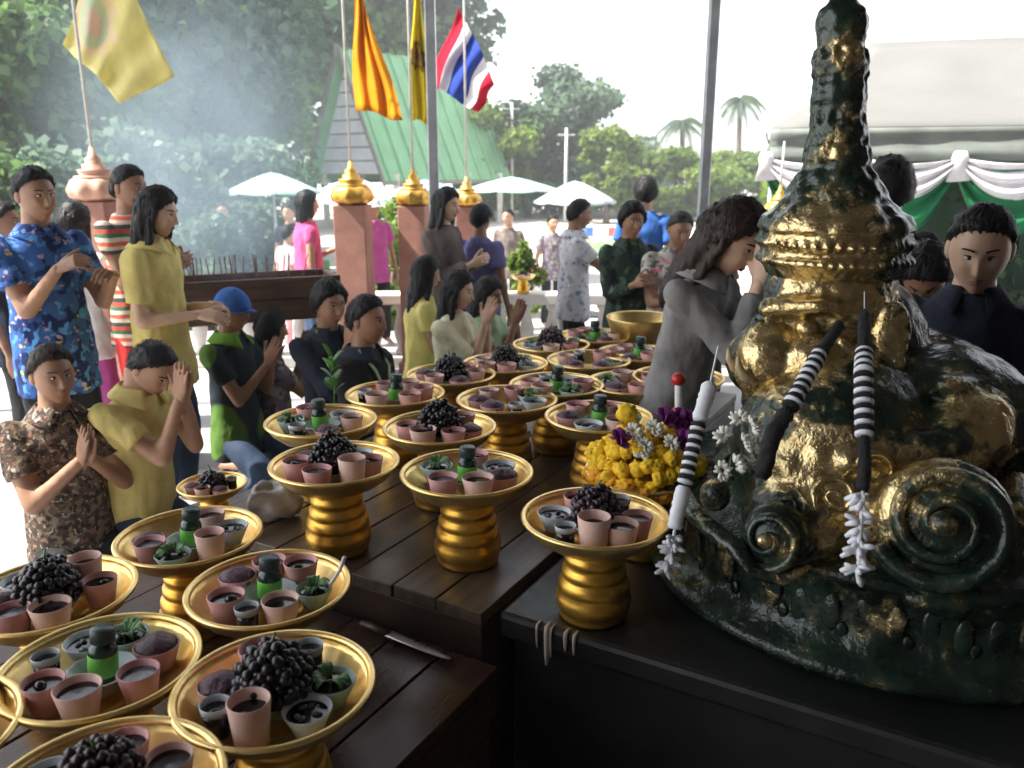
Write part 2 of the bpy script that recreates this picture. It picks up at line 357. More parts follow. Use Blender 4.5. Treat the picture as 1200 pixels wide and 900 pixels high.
def flag(name, label, cn, d, mat, dz=(0, 0, 0, 0), rip=.06, nw=3.0, nu=28, nv=20):
    mb = MB(); uv = []
    def f(u, v):
        px = (1-u)*(1-v)*cn[0][0]+u*(1-v)*cn[1][0]+(1-u)*v*cn[2][0]+u*v*cn[3][0]
        py = (1-u)*(1-v)*cn[0][1]+u*(1-v)*cn[1][1]+(1-u)*v*cn[2][1]+u*v*cn[3][1]
        dd = d+(1-u)*(1-v)*dz[0]+u*(1-v)*dz[1]+(1-u)*v*dz[2]+u*v*dz[3]
        wv = math.sin(u*nw*6.28+v*2.2)+.5*math.sin(u*nw*3+v*9)
        px += 2.0*math.sin(v*7+u*3); py += 2.0*math.sin(u*8+v*2)
        return at(px, py, dd+rip*wv)
    mb.grid(f, nu, nv); me = mb.mesh(name)
    ul = me.uv_layers.new(name='UVMap'); 
    for lp in me.loops:
        i = lp.vertex_index; ul.data[lp.index].uv = ((i % (nu+1))/nu, (i//(nu+1))/nv)
    o = link(name, me, mat); m = o.modifiers.new('solid', 'SOLIDIFY'); m.thickness = .003
    return tag(o, label, 'flag')
def flag_mat(name, base, emblem=None, stripes_=None):
    m, t, b = nodes(name); v = tc(t, 'UV'); g = nz(t, v, 6, 4)
    c = ramp(t, g, [(.3, tuple(x*.86 for x in base)), (.7, base)])
    sp = t.nodes.new('ShaderNodeSeparateXYZ'); t.links.new(v, sp.inputs[0])
    if stripes_: c = ramp(t, sp.outputs[0], stripes_, 'CONSTANT')
    if emblem:
        (ex, ey, rx, ry), cs = emblem
        dx = mth(t, 'DIVIDE', mth(t, 'SUBTRACT', sp.outputs[0], ex), rx); dy = mth(t, 'DIVIDE', mth(t, 'SUBTRACT', sp.outputs[1], ey), ry)
        r2 = mth(t, 'SQRT', mth(t, 'ADD', mth(t, 'MULTIPLY', dx, dx), mth(t, 'MULTIPLY', dy, dy)))
        an = mth(t, 'ARCTAN2', dy, dx); pet = mth(t, 'MULTIPLY', mth(t, 'COSINE', mth(t, 'MULTIPLY', an, 8.0)), .12)
        r3 = mth(t, 'ADD', r2, pet)
        k1 = ramp(t, r3, [(.0, (1, 1, 1)), (.92, (0, 0, 0))], 'CONSTANT'); c = mixc(t, k1, c, cs[0])
        k2 = ramp(t, r2, [(0, (1, 1, 1)), (.66, (0, 0, 0))], 'CONSTANT'); c = mixc(t, k2, c, cs[1])
        k3 = ramp(t, r3, [(0, (1, 1, 1)), (.36, (0, 0, 0))], 'CONSTANT'); c = mixc(t, k3, c, cs[2])
    d = t.nodes.new('ShaderNodeBsdfDiffuse'); tr = t.nodes.new('ShaderNodeBsdfTranslucent'); mx = t.nodes.new('ShaderNodeMixShader'); mx.inputs[0].default_value = .45
    t.links.new(c, d.inputs[0]); t.links.new(c, tr.inputs[0]); t.links.new(d.outputs[0], mx.inputs[1]); t.links.new(tr.outputs[0], mx.inputs[2])
    t.links.new(mx.outputs[0], t.nodes['Material Output'].inputs[0]); return m
FY = flag_mat('flag_pale_yellow', (.88, .82, .42), ((.26, .40, .30, .34), ((.86, .74, .52), (.68, .74, .55), (.86, .68, .58))))
flag('flag', 'large pale yellow flag with a faded pink and green emblem', ((74, 52), (140, 120), (116, -80), (206, 90)), 5.2, FY, (0, -.1, .05, 0), .03)
flag('flag', 'orange flag hanging from its pole over the red brown pillar', ((413, -30), (424, -8), (416, 128), (473, 142)), 6.4, flag_mat('flag_orange', (.78, .36, .03)), (0, .1, 0, -.2), .04)
flag('flag', 'narrow folded yellow flag with a brown emblem hanging straight down', ((484, -40), (491, -40), (480, 140), (508, 147)), 6.6, flag_mat('flag_yellow', (.72, .60, .05), ((.45, .58, .42, .10), ((.28, .18, .05), (.45, .33, .07), (.25, .12, .05)))), (0, .15, 0, .25), .05)
red, wht, blu = (.55, .03, .06), (.78, .78, .80), (.05, .09, .40)
flag('flag', 'red white and blue striped flag waving from its pole', ((537, 8), (579, 97), (501, 100), (562, 132)), 7.4, flag_mat('flag_tricolour', red, None, [(0, red), (1/6, wht), (2/6, blu), (4/6, wht), (5/6, red)]), (0, -.2, .1, 0), .05)
# ------------------------------------------------------------------ pavilion with the green roof
green_roof = M('roof_green_sheet', (.17, .37, .20), .6, .0, var=.12, scale=1.2)
white_panel = M('gable_panel', (.58, .60, .66), .7, var=.1, scale=2)
trim = M('trim_grey_brown', (.16, .15, .14), .7)
Lf, Rf = at(374, 203, 37), at(458, 204, 34); Lf.z = Rf.z = (Lf.z+Rf.z)/2
gv = (Rf-Lf); gn = Vector((-gv.y, gv.x, 0)).normalized(); RL = 7.6
mid = (Lf+Rf)/2; ap = Vector((mid.x, mid.y, 6.45))
pav = empty('pavilion', (mid.x, mid.y, -.9), 0, 'pavilion with steep green sheet roof and white panelled gable', 'building')
o0 = Vector(pav.location)
def quad(mb, a, b, c, d, th):
    n = (b-a).cross(d-a).normalized()*th; P = [a, b, c, d]; Q = [p+n for p in P]
    mb.add([p-o0 for p in P+Q], [(3, 2, 1, 0), (4, 5, 6, 7), (0, 1, 5, 4), (1, 2, 6, 5), (2, 3, 7, 6), (3, 0, 4, 7)])
ov = -gn*.5
for A_, s in ((Rf, 1), (Lf, -1)):
    dn = (A_-ap).normalized()*.35
    mb = MB(); quad(mb, ap+ov, ap+gn*RL, A_+dn+gn*RL, A_+dn+ov, .08*s); rf = mb.build('roof_slope', green_roof, pav, False)
    for k in range(10):
        c0 = ov+gn*(.3+k*.8); mb = MB(); nrm = (A_-ap).cross(gn).normalized()*(-s)
        sgn = 1 if nrm.z > 0 else -1; nrm = nrm*sgn*.10
        quad(mb, ap+c0+nrm, ap+c0+gn*.07+nrm, A_+dn+c0+gn*.07+nrm, A_+dn+c0+nrm, .05); mb.build('seam', green_roof, rf, False)
    mb = MB(); a = ap+ov-gn*.06; bb = A_+dn+ov-gn*.06; quad(mb, a+Vector((0, 0, .15)), bb+Vector((0, 0, .12)), bb-Vector((0, 0, .22)), a-Vector((0, 0, .25)), .1); mb.build('barge_board', trim, pav, False)
    mb = MB(); a = A_+dn+ov; bb = A_+dn+gn*RL; z = Vector((0, 0, .14)); quad(mb, a+z*.2, bb+z*.2, bb-z, a-z, .08*s); mb.build('fascia', trim, pav, False)
for k in range(9):
    f0, f1 = k/9, (k+1)/9-.012
    mb = MB(); quad(mb, Lf.lerp(ap, f0)+gn*.05, Rf.lerp(ap, f0)+gn*.05, Rf.lerp(ap, f1)+gn*.05, Lf.lerp(ap, f1)+gn*.05, .05); mb.build('gable_board', white_panel, pav, False)
for A_ in (Rf, Lf):
    for k in range(4):
        p = A_+gn*(.3+k*2.2)-o0; mb = MB(); mb.box((p.x, p.y, (Rf.z+.9)/2), (.25, .25, Rf.z+.9)); mb.build('column', plaster, pav, False)

# ------------------------------------------------------------------ white marquee with swags, right
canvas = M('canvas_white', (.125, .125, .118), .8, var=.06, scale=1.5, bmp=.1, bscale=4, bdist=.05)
valance_m = M('canvas_grey_green', (.15, .17, .155), .8, var=.25, scale=3)
sw_white = cloth('swag_white', (.74, .72, .76)); sw_green = cloth('swag_green', (.012, .16, .06))
A0 = at(903, 150, 7.6); mq = empty('marquee', (A0.x, A0.y, 0), R(-17), 'white canvas marquee with green and white fabric swags under its eave', 'tent')
W_, D_ = 5.6, 4.6; ze = A0.z
rl = at(1022, 50, 9.4)-Vector((A0.x, A0.y, 0)); zr = rl.z; rl = Matrix.Rotation(R(17), 3, 'Z') @ Vector((rl.x, rl.y, 0)); D_ = 2*max(1.2, rl.y)
E = [Vector((0, 0, ze)), Vector((W_, 0, ze)), Vector((W_, D_, ze)), Vector((0, D_, ze))]; Rg = [Vector((rl.x, D_/2, zr)), Vector((W_-1.6, D_/2, zr))]
def sag(mb, a, b, c, d):
    mb.grid(lambda u, v: (a.lerp(b, u)).lerp(d.lerp(c, u), v)-Vector((0, 0, .10*math.sin(math.pi*v)+.02*math.sin(u*19)*math.sin(math.pi*v))), 20, 10)
for q in ((E[0], E[1], Rg[1], Rg[0]), (E[2], E[3], Rg[0], Rg[1]), (E[3], E[0], Rg[0], Rg[0]), (E[1], E[2], Rg[1], Rg[1])):
    mb = MB(); sag(mb, *q); o = mb.build('canvas_panel', canvas, mq); mm = o.modifiers.new('s', 'SOLIDIFY'); mm.thickness = .01
for a, b in ((E[0], E[1]), (E[0], E[3])):
    mb = MB(); n = Vector((0, -1, 0)) if a.y == b.y else Vector((-1, 0, 0))
    mb.grid(lambda u, v: a.lerp(b, u)+n*(.02+.015*math.sin(u*70)*v+.02*math.sin(v*9+u*4))-Vector((0, 0, v*.29+.01)), 60, 6); o = mb.build('valance', valance_m, mq); mm = o.modifiers.new('s', 'SOLIDIFY'); mm.thickness = .006
for x, y in ((.05, .05), (W_-.05, .05), (.05, D_-.05), (W_-.05, D_-.05), (W_/2, .05)):
    mb = MB(); mb.loft([(x, y, 0), (x, y, ze+.0)], [.03, .03], seg=10); mb.build('pole', metal_grey, mq)
px_at = lambda px: at(px, 190, 7.5).x-A0.x
att = [px_at(905), px_at(1010), px_at(1112), px_at(1225), px_at(1330)]
for i in range(4):
    x0, x1 = att[i], att[i+1]
    for m_, dz0, th0, sg0 in ((sw_white, .27, .16, .20), (sw_green, .31, .42, .24)):
        mb = MB()
        def f(u, v, dz0=dz0, th0=th0, sg0=sg0):
            s_ = 4*u*(1-u); return Vector((x0+(x1-x0)*u, -.05-.03*math.sin(v*16+u*3)-(.02 if m_ is sw_white else -.03)-.05*s_, ze-dz0-sg0*s_*(.25+.75*v)-th0*v*(.25+.75*s_)))
        mb.grid(f, 24, 16); o = mb.build('swag', m_, mq); mm = o.modifiers.new('s', 'SOLIDIFY'); mm.thickness = .004
for i in range(4):
    mb = MB(); x = att[i]
    mb.loft([(x, -.09, ze-.22), (x, -.10, ze-.27), (x, -.09, ze-.33), (x+.01, -.08, ze-.47)], [(.05, .03), (.07, .04), (.055, .03), (.10, .035)], seg=14); o = mb.build('bow', sw_white, mq); 

mb = MB(); mb.grid(lambda u, v: Vector((u*W_, D_-.15+.04*math.sin(u*60), ze-.1-v*(ze-.1))), 120, 4); o = mb.build('back_curtain', cloth('curtain_dark_green', (.02, .045, .025)), mq); mm = o.modifiers.new('s', 'SOLIDIFY'); mm.thickness = .006
# ------------------------------------------------------------------ market umbrellas and stalls on the lower ground
um_w = M('umbrella_white', (.42, .50, .54), .8, var=.06); um_g = M('umbrella_pale_green', (.30, .48, .42), .8, var=.1); um_b = M('umbrella_blue', (.20, .36, .62), .8, var=.1)
def umbrella(px, py_rim, wpx, hpx, d, m_, label):
    p = at(px, py_rim, d); r = wpx*d/F/2; h = hpx*d/F
    t = empty('market_umbrella', (p.x, p.y, -.9), rnd.random(), label, 'umbrella', 'market umbrellas on the lower ground')
    zt = p.z+.9; n = 8
    for k in range(n):
        a0, a1 = 2*math.pi*k/n, 2*math.pi*(k+1)/n
        def f(u, v):
            a = a0+(a1-a0)*u; rr = r*v*(1-.06*math.sin(math.pi*u)*v); return Vector((rr*math.cos(a), rr*math.sin(a), zt+h*(1-v**1.25)-.03*math.sin(math.pi*u)*v))
        mb = MB(); mb.grid(f, 5, 6); o = mb.build('panel', m_, t); mm = o.modifiers.new('s', 'SOLIDIFY'); mm.thickness = .008
    mb = MB(); mb.loft([(0, 0, 0), (0, 0, zt+h)], [.03, .025], seg=8); mb.build('pole', white_pole, t)
umbrella(320, 226, 112, 23, 14, um_g, 'pale green market umbrella over the blue stall beyond the smoke')
umbrella(674, 237, 98, 24, 15, um_w, 'white market umbrella behind the man in the white printed shirt')
umbrella(600, 223, 120, 15, 19, um_g, 'wide pale green umbrella below the pavilion eave')
umbrella(415, 235, 130, 26, 16, um_w, 'white umbrella behind the red brown pillars')
umbrella(222, 233, 90, 18, 17, um_b, 'small blue umbrella seen through the incense smoke')
umbrella(35, 232, 90, 20, 15, um_w, 'white umbrella behind the man in the blue floral shirt')
box_ms = [M('box_'+n, c, .7) for n, c in (('white', (.7, .7, .7)), ('blue', (.08, .18, .5)), ('red', (.45, .1, .08)), ('green', (.12, .3, .1)), ('brown', (.22, .15, .09)))]
def stall(px, py, d, wd, cloth_m, label):
    p = at(px, py, d); t = empty('market_stall', (p.x, p.y, -.9), rnd.uniform(-.2, .2), label, 'stall', 'market stalls on the lower ground'); h = .75
    mb = MB(); mb.box((0, 0, h), (wd, .8, .04)); mb.build('table_top', plaster, t, False)
    mb = MB(); mb.grid(lambda u, v: Vector(((u-.5)*(wd+.05), -.43-.02*math.sin(u*40)*v, h+.03-v*.62)), 40, 4); o = mb.build('skirt', cloth_m, t); mm = o.modifiers.new('s', 'SOLIDIFY'); mm.thickness = .006
    for x in (-wd/2+.06, wd/2-.06):
        for y in (-.33, .33):
            mb = MB(); mb.box((x, y, h/2), (.04, .04, h)); mb.build('leg', metal_grey, t, False)
    k = int(wd/.32)
    for i in range(k):
        sx, sy, sz = rnd.uniform(.16, .26), rnd.uniform(.2, .35), rnd.uniform(.1, .32); mb = MB(); mb.box((0, 0, sz/2), (sx, sy, sz), taper=rnd.uniform(.85, 1))
        m_ = rnd.choice(box_ms); q = t.matrix_basis @ Vector((-wd/2+.2+i*.32, rnd.uniform(-.15, .15), h+.022))
        o = bevel(mb.build('goods_box', m_, None, False), .01); o.location = q; o.rotation_euler = (0, 0, rnd.uniform(-.4, .4)); tag(o, f'{m_.name[4:]} goods box standing on the {label}', 'box', f'{m_.name[4:]} boxes on the {label}')
stall(300, 272, 13.5, 2.2, C['blue'], 'blue skirted market stall under the pale green umbrella')
stall(620, 285, 14.5, 1.5, C['white'], 'white skirted market stall under the white umbrella')
stall(430, 290, 15, 2.0, C['blue'], 'blue skirted market stall behind the red brown pillars')
umbrella(500, 231, 110, 20, 18, um_b, 'blue umbrella behind the woman in the brown grey jacket')
umbrella(268, 222, 80, 16, 20, um_b, 'blue umbrella in the smoke left of the pale green one')
stall(520, 280, 17, 1.8, C['purple'], 'purple skirted market stall under the blue umbrella')
stall(715, 262, 22, 2.2, C['palegreen'], 'pale green skirted stall far across the ground')
# bench by the market
p = at(705, 280, 12); bn = empty('bench', (p.x, p.y, -.9), .1, 'dark wooden bench on the pale ground beside the market', 'bench')
for i in range(3): mb = MB(); mb.box((0, -.14+i*.14, .45), (1.4, .12, .035)); mb.build('seat_slat', dark_metal, bn, False)
for x in (-.6, .6): mb = MB(); mb.box((x, 0, .215), (.06, .36, .43)); mb.build('leg', dark_metal, bn, False)

# ------------------------------------------------------------------ vegetation
def leaf_mat(name, c0, c1, c2, tr=.55):
    m, t, b = nodes(name); a = t.nodes.new('ShaderNodeAttribute'); a.attribute_name = 'tint'
    c = ramp(t, a.outputs['Fac'], [(0, c0), (.55, c1), (1, c2)]); t.links.new(c, b.inputs['Base Color']); b.inputs['Roughness'].default_value = .5
    tn = t.nodes.new('ShaderNodeBsdfTranslucent'); t.links.new(c, tn.inputs[0]); mx = t.nodes.new('ShaderNodeMixShader'); mx.inputs[0].default_value = tr
    t.links.new(b.outputs[0], mx.inputs[1]); t.links.new(tn.outputs[0], mx.inputs[2]); t.links.new(mx.outputs[0], t.nodes['Material Output'].inputs[0]); return m
L_mid = leaf_mat('leaf_mid', (.055, .11, .035), (.11, .20, .06), (.19, .30, .09))
L_dark = leaf_mat('leaf_dark', (.038, .078, .042), (.075, .145, .07), (.14, .23, .11))
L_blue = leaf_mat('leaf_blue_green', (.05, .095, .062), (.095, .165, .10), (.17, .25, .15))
L_yel = leaf_mat('leaf_yellow_green', (.07, .12, .02), (.15, .23, .035), (.26, .34, .07))
bark = M('bark', (.13, .10, .075), .9, var=.35, scale=5, bmp=.6, bscale=18, bdist=.03)
def leaves(name, clumps, n, size, m_, parent=None, seed=1, droop=.3, asp=.42):
    g = np.random.default_rng(seed); vol = np.array([c[1][0]*c[1][1]*c[1][2] for c in clumps])**.75; idx = g.choice(len(clumps), n, p=vol/vol.sum())
    cc = np.array([c[0] for c in clumps])[idx]; rr = np.array([c[1] for c in clumps])[idx]; ct = g.random(len(clumps))[idx]
    d = g.normal(size=(n, 3)); d /= np.linalg.norm(d, axis=1)[:, None]; rad = g.random(n)**.5*(1+.28*np.abs(g.normal(size=n)))
    P = cc+d*rr*rad[:, None]
    ax = g.normal(size=(n, 3))+d*.6; ax[:, 2] -= droop; ax /= np.linalg.norm(ax, axis=1)[:, None]
    up = g.normal(size=(n, 3))*.6+d*.5; up[:, 2] += .8; sd_ = np.cross(ax, up); sd_ /= np.linalg.norm(sd_, axis=1)[:, None]+1e-9
    s = size*(.55+.9*g.random(n))[:, None]; nn = np.cross(sd_, ax)
    V = np.empty((n, 4, 3)); V[:, 0] = P-ax*s*.5; V[:, 1] = P+sd_*s*asp+nn*s*.1; V[:, 2] = P+ax*s*.5; V[:, 3] = P-sd_*s*asp+nn*s*.1
    me = bpy.data.meshes.new(name); me.vertices.add(n*4); me.vertices.foreach_set('co', V.ravel()); me.loops.add(n*4); me.loops.foreach_set('vertex_index', np.arange(n*4, dtype=np.int32))
    me.polygons.add(n); me.polygons.foreach_set('loop_start', np.arange(n, dtype=np.int32)*4); me.update(calc_edges=True)
    at_ = me.attributes.new('tint', 'FLOAT', 'FACE'); at_.data.foreach_set('value', np.clip(.15+.4*ct+.55*(g.random(n)-.25), 0, 1).astype(np.float32))
    me.materials.append(m_); o = bpy.data.objects.new(name, me); col.objects.link(o)
    if parent is not None: o.parent = parent
    return o
def tree(px, d, ztop, zbot, wid, n, size, m_, label, seed, nclump=34, group=None, name='tree', flat=1., zg=-.9):
    g = random.Random(seed); p = at(px, 200, d); H_ = ztop-zbot
    t = empty(name, (p.x, p.y, zg), 0, label, 'tree', group); base = -zg
    zc = (ztop+zbot)/2+base; cl = []
    for i in range(int(nclump*1.7)):
        a = g.random()*6.283; h = g.uniform(-1, 1); rr = math.sqrt(max(0, 1-h*h*.85))*g.uniform(.25, 1.08); s = g.uniform(.10, .28)
        cl.append(((rr*wid*.42*math.cos(a), rr*wid*.42*math.sin(a), zc+h*H_*.42), (wid*s*.62, wid*s*.62, H_*s*.42*flat)))
    leaves('crown', cl, n, size, m_, t, seed)
    mb = MB(); k = .035*(ztop+base); hgt = zc-H_*.2
    mb.loft([(0, 0, 0), (.1*k, 0, hgt*.3), (g.uniform(-.4, .4)*k*3, 0, hgt*.7), (g.uniform(-.4, .4)*k*3, 0, hgt+.3*H_)], [k*1.2, k*.8, k*.62, k*.2], seg=10)
    for c, r in cl[:12]: mb.loft([(0, 0, hgt*.75), (c[0]*.5, c[1]*.5, (c[2]+hgt*.8)/2), c], [k*.4, k*.25, k*.08], seg=7)
    mb.build('trunk', bark, t)
    return t
gT = 'tall trees behind the market'
tree(-10, 17, 8.5, .2, 6.5, 15000, .24, L_mid, 'tall bright green tree behind the man in the blue floral shirt', 11)
tree(110, 19, 9.5, .6, 6, 15000, .25, L_mid, 'tall tree behind the large pale yellow flag', 12)
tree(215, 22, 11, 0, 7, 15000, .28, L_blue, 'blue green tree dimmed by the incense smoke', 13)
tree(252, 24, 11, .4, 5.0, 15000, .30, L_mid, 'broad leafy tree beside the pavilion gable', 14)
tree(420, 44, 15, 1, 11, 14000, .48, L_mid, 'tall tree rising behind the pavilion ridge', 15)
tree(490, 47, 14, 2, 10, 12000, .5, L_dark, 'dark tree behind the narrow yellow flag', 16)
tree(120, 32, 15, 0, 12, 14000, .42, L_dark, 'dark tree at the back of the wood behind the yellow flag', 17)
tree(-60, 30, 15, 0, 12, 12000, .42, L_dark, 'dark tree at the far left of the wood', 18)
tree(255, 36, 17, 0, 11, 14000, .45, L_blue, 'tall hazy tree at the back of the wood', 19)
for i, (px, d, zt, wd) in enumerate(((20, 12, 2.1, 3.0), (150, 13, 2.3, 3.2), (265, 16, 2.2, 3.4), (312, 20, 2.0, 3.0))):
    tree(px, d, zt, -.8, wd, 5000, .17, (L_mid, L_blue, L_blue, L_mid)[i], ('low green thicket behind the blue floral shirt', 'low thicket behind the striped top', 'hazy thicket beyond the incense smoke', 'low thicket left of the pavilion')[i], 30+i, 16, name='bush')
tree(575, 40, 4.6, -.5, 5, 5000, .3, L_yel, 'yellow green tree at the end of the pavilion roof', 20, 18)
tree(668, 44, 6.9, -.6, 6.6, 12000, .32, L_blue, 'large rounded tree standing alone against the white sky', 21, 30)
tree(618, 42, 5.0, -.6, 4.2, 6000, .3, L_dark, 'dark smaller tree leaning on the large rounded tree', 22, 18)
tree(712, 38, 3.4, -.6, 3.4, 6000, .26, L_yel, 'yellow green bush in front of the large rounded tree', 23, 14, name='bush')
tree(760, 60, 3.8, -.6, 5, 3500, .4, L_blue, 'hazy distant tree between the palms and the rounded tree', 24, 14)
for i, (px, d, zt, wd) in enumerate(((640, 46, 2.9, 5.2), (745, 42, 2.4, 5.4), (805, 40, 2.6, 5.4), (872, 43, 2.5, 5.4), (690, 48, 3.0, 5.5), (935, 45, 2.6, 6))):
    tree(px, d, zt, -.8, wd, 7000, .30, L_yel if i != 4 else L_mid, ('yellow green hedge bush above the white umbrella', 'yellow green hedge bush behind the man in blue', 'yellow green hedge bush left of the right steel post', 'yellow green hedge bush right of the right steel post', 'mid green hedge bush behind the white umbrella', 'yellow green bush beside the marquee corner')[i], 40+i, 16, name='hedge_bush')
tree(1000, 13.5, 1.7, -.8, 3.0, 5000, .15, L_yel, 'dull yellow bush behind the marquee swags', 51, 14, name='bush'); tree(1110, 13, 1.8, -.8, 3.4, 5000, .15, L_dark, 'dark bush in the shade behind the marquee', 52, 14, name='bush'); tree(1230, 13, 1.8, -.8, 3.4, 4000, .15, L_dark, 'dark bush behind the woman in the dark navy polo', 53, 14, name='bush')
tree(455, 9.6, 1.35, -.8, 1.3, 4500, .09, L_yel, 'bright green shrub between the red brown pillars', 54, 12, name='shrub'); tree(240, 9.5, 1.15, -.8, 1.6, 4500, .09, L_blue, 'round shrub veiled by smoke above the incense trough', 55, 12, name='shrub')
tree(613, 8.0, 1.02, .15, .55, 2600, .05, L_yel, 'small round potted shrub behind the balustrade', 56, 10, name='shrub', zg=0)
def palm(px, d, zt, label, seed):
    g = random.Random(seed); p = at(px, 200, d); t = empty('palm_tree', (p.x, p.y, -.9), 0, label, 'tree', 'palm trees in the distance'); H_ = zt+.9-1.0
    mb = MB(); mb.loft([(0, 0, 0), (.1, 0, H_*.5), (0, 0, H_)], [.22, .16, .13], seg=8); mb.build('trunk', bark, t)
    for k in range(16):
        a = k*2.4; el = g.uniform(-.3, 1.1); ln = g.uniform(1.2, 1.7); mb = MB(); pts = []
        for i in range(9):
            s = i/8; pts.append(Vector((math.cos(a)*ln*s*math.cos(el*(1-.3*s)), math.sin(a)*ln*s*math.cos(el*(1-.3*s)), H_+ln*s*math.sin(el)-1.3*s*s)))
        side = Vector((-math.sin(a), math.cos(a), 0))
        for i in range(8):
            for sg in (-1, 1):
                for h in (0, .5):
                    q = pts[i].lerp(pts[i+1], h); T = (pts[i+1]-pts[i]).normalized(); e = q+side*sg*.38*(1-.5*abs(i/8-.4))+T*.3-Vector((0, 0, .28)); mb.add([q, q+T*.10, e], [(0, 1, 2)])
        mb.loft(pts, [.03]*8+[.01], seg=4); o = mb.build('frond', L_mid if k % 3 else L_blue, t)
palm(797, 46, 5.0, 'slender palm left of the right steel post', 3); palm(862, 46, 6.2, 'feathery palm between the steel post and the marquee', 4)
for px, pt, d, lb in ((600, 120, 40, 'thin pale utility pole beside the dark smaller tree'), (664, 150, 38, 'thin white utility pole in front of the large rounded tree')):
    a = at(px, pt, d); mb = MB(); mb.loft([(0, 0, 0), (0, 0, a.z+.9)], [.09, .06], seg=8)
    t = empty('utility_pole', (a.x, a.y, -.9), 0, lb, 'pole'); mb.build('shaft', white_pole, t)
    mb = MB(); mb.box((0, 0, a.z+.6), (.8, .06, .06)); mb.build('crossarm', white_pole, t, False)

# ------------------------------------------------------------------ incense trough and smoke
tp = at(292, 322, 4.75); tr_ = empty('incense_trough', (tp.x, tp.y, 0), R(24), 'brown wooden incense trough on dark metal legs in the smoke', 'trough'); zt = tp.z
wood_tr = wood('wood_trough', (.07, .035, .022), (.20, .11, .07), (2, 26, 26), .55)
for y in (-.17, .17):
    for k in range(2):
        mb = MB(); mb.box((0, y, zt-.065-k*.125), (.98, .035, .12)); bevel(mb.build('side_board', wood_tr, tr_, False), .006)
for x in (-.47, .47): mb = MB(); mb.box((x, 0, zt-.128), (.036, .303, .24)); bevel(mb.build('end_board', wood_tr, tr_, False), .006)
mb = MB(); mb.box((0, 0, zt-.15), (.9, .30, .18)); mb.build('ash', M('ash_sand', (.40, .37, .33), .95, bmp=.6, bscale=70), tr_, False)
for x in (-.42, .42):
    for y in (-.13, .13): mb = MB(); mb.box((x, y, (zt-.25)/2), (.05, .05, zt-.25)); mb.build('leg', dark_metal, tr_, False)
stick_m = M('incense_stick', (.22, .10, .07), .8); stub = MB(); stub.loft([(0, 0, -.04), (0, 0, .16)], [.0028, .0028], seg=6); stub = stub.mesh('incense_stick')
for i in range(36):
    o = link('incense_stick', stub, stick_m); q = tr_.matrix_basis @ Vector((rnd.uniform(-.42, .42), rnd.uniform(-.12, .12), zt-.05)); o.location = q; o.rotation_euler = (rnd.gauss(0, .12), rnd.gauss(0, .12), 0)
    tag(o, 'thin burning incense stick standing in the wooden trough', 'incense stick', 'incense sticks in the trough')
sm = bpy.data.materials.new('smoke'); sm.use_nodes = True; t = sm.node_tree; t.nodes.clear()
pv = t.nodes.new('ShaderNodeVolumePrincipled'); pv.inputs['Color'].default_value = (.68, .86, 1, 1); pv.inputs['Anisotropy'].default_value = .35
v = tc(t); f = nz(t, v, 1.6, 5, .65); k = ramp(t, f, [(.34, (.0, .0, .0)), (.70, (1, 1, 1))])
sp = t.nodes.new('ShaderNodeSeparateXYZ'); t.links.new(v, sp.inputs[0])
q = mth(t, 'SUBTRACT', sp.outputs[1], 4.75); dx = mth(t, 'ADD', sp.outputs[0], mth(t, 'MULTIPLY_ADD', q, .47, 1.60)); dz = mth(t, 'SUBTRACT', sp.outputs[2], mth(t, 'MULTIPLY_ADD', q, .27, 1.2)); rr = mth(t, 'MULTIPLY_ADD', q, .42, .5)
r2 = mth(t, 'DIVIDE', mth(t, 'ADD', mth(t, 'MULTIPLY', dx, dx), mth(t, 'MULTIPLY', dz, dz)), mth(t, 'MULTIPLY', rr, rr))
fa = mth(t, 'MAXIMUM', mth(t, 'SUBTRACT', 1.0, r2), 0.0); fa = mth(t, 'MULTIPLY', fa, fa); en = mth(t, 'MINIMUM', mth(t, 'MAXIMUM', mth(t, 'MULTIPLY', mth(t, 'SUBTRACT', 4.6, q), .4), 0.), 1.)
t.links.new(mth(t, 'MULTIPLY', mth(t, 'MULTIPLY', fa, en), mth(t, 'MULTIPLY', k, .50)), pv.inputs['Density']); ou = t.nodes.new('ShaderNodeOutputMaterial'); t.links.new(pv.outputs[0], ou.inputs['Volume'])
mb = MB(); qs = [-.25, 0, .5, 1, 2, 3, 4, 4.6]
mb.loft([(-1.60-.47*q_, 4.75+q_, 1.2+.27*q_) for q_ in qs], [.5+.42*max(0, q_) for q_ in qs], (1, 0, 0), 20)
tag(mb.build('smoke', sm), 'pale blue incense smoke drifting up from the wooden trough', 'smoke', kind='stuff')
# air: far trees fade
hz = bpy.data.materials.new('haze'); hz.use_nodes = True; t = hz.node_tree; t.nodes.clear(); pv = t.nodes.new('ShaderNodeVolumePrincipled'); pv.inputs['Color'].default_value = (.92, .96, 1, 1); pv.inputs['Density'].default_value = .003; pv.inputs['Anisotropy'].default_value = .3
ou = t.nodes.new('ShaderNodeOutputMaterial'); t.links.new(pv.outputs[0], ou.inputs['Volume'])
mb = MB(); mb.box((0, 35, 8.5), (90, 100, 21)); tag(mb.build('haze', hz, None, False), 'thin pale daylight haze filling the air over the whole place', 'haze', kind='stuff')
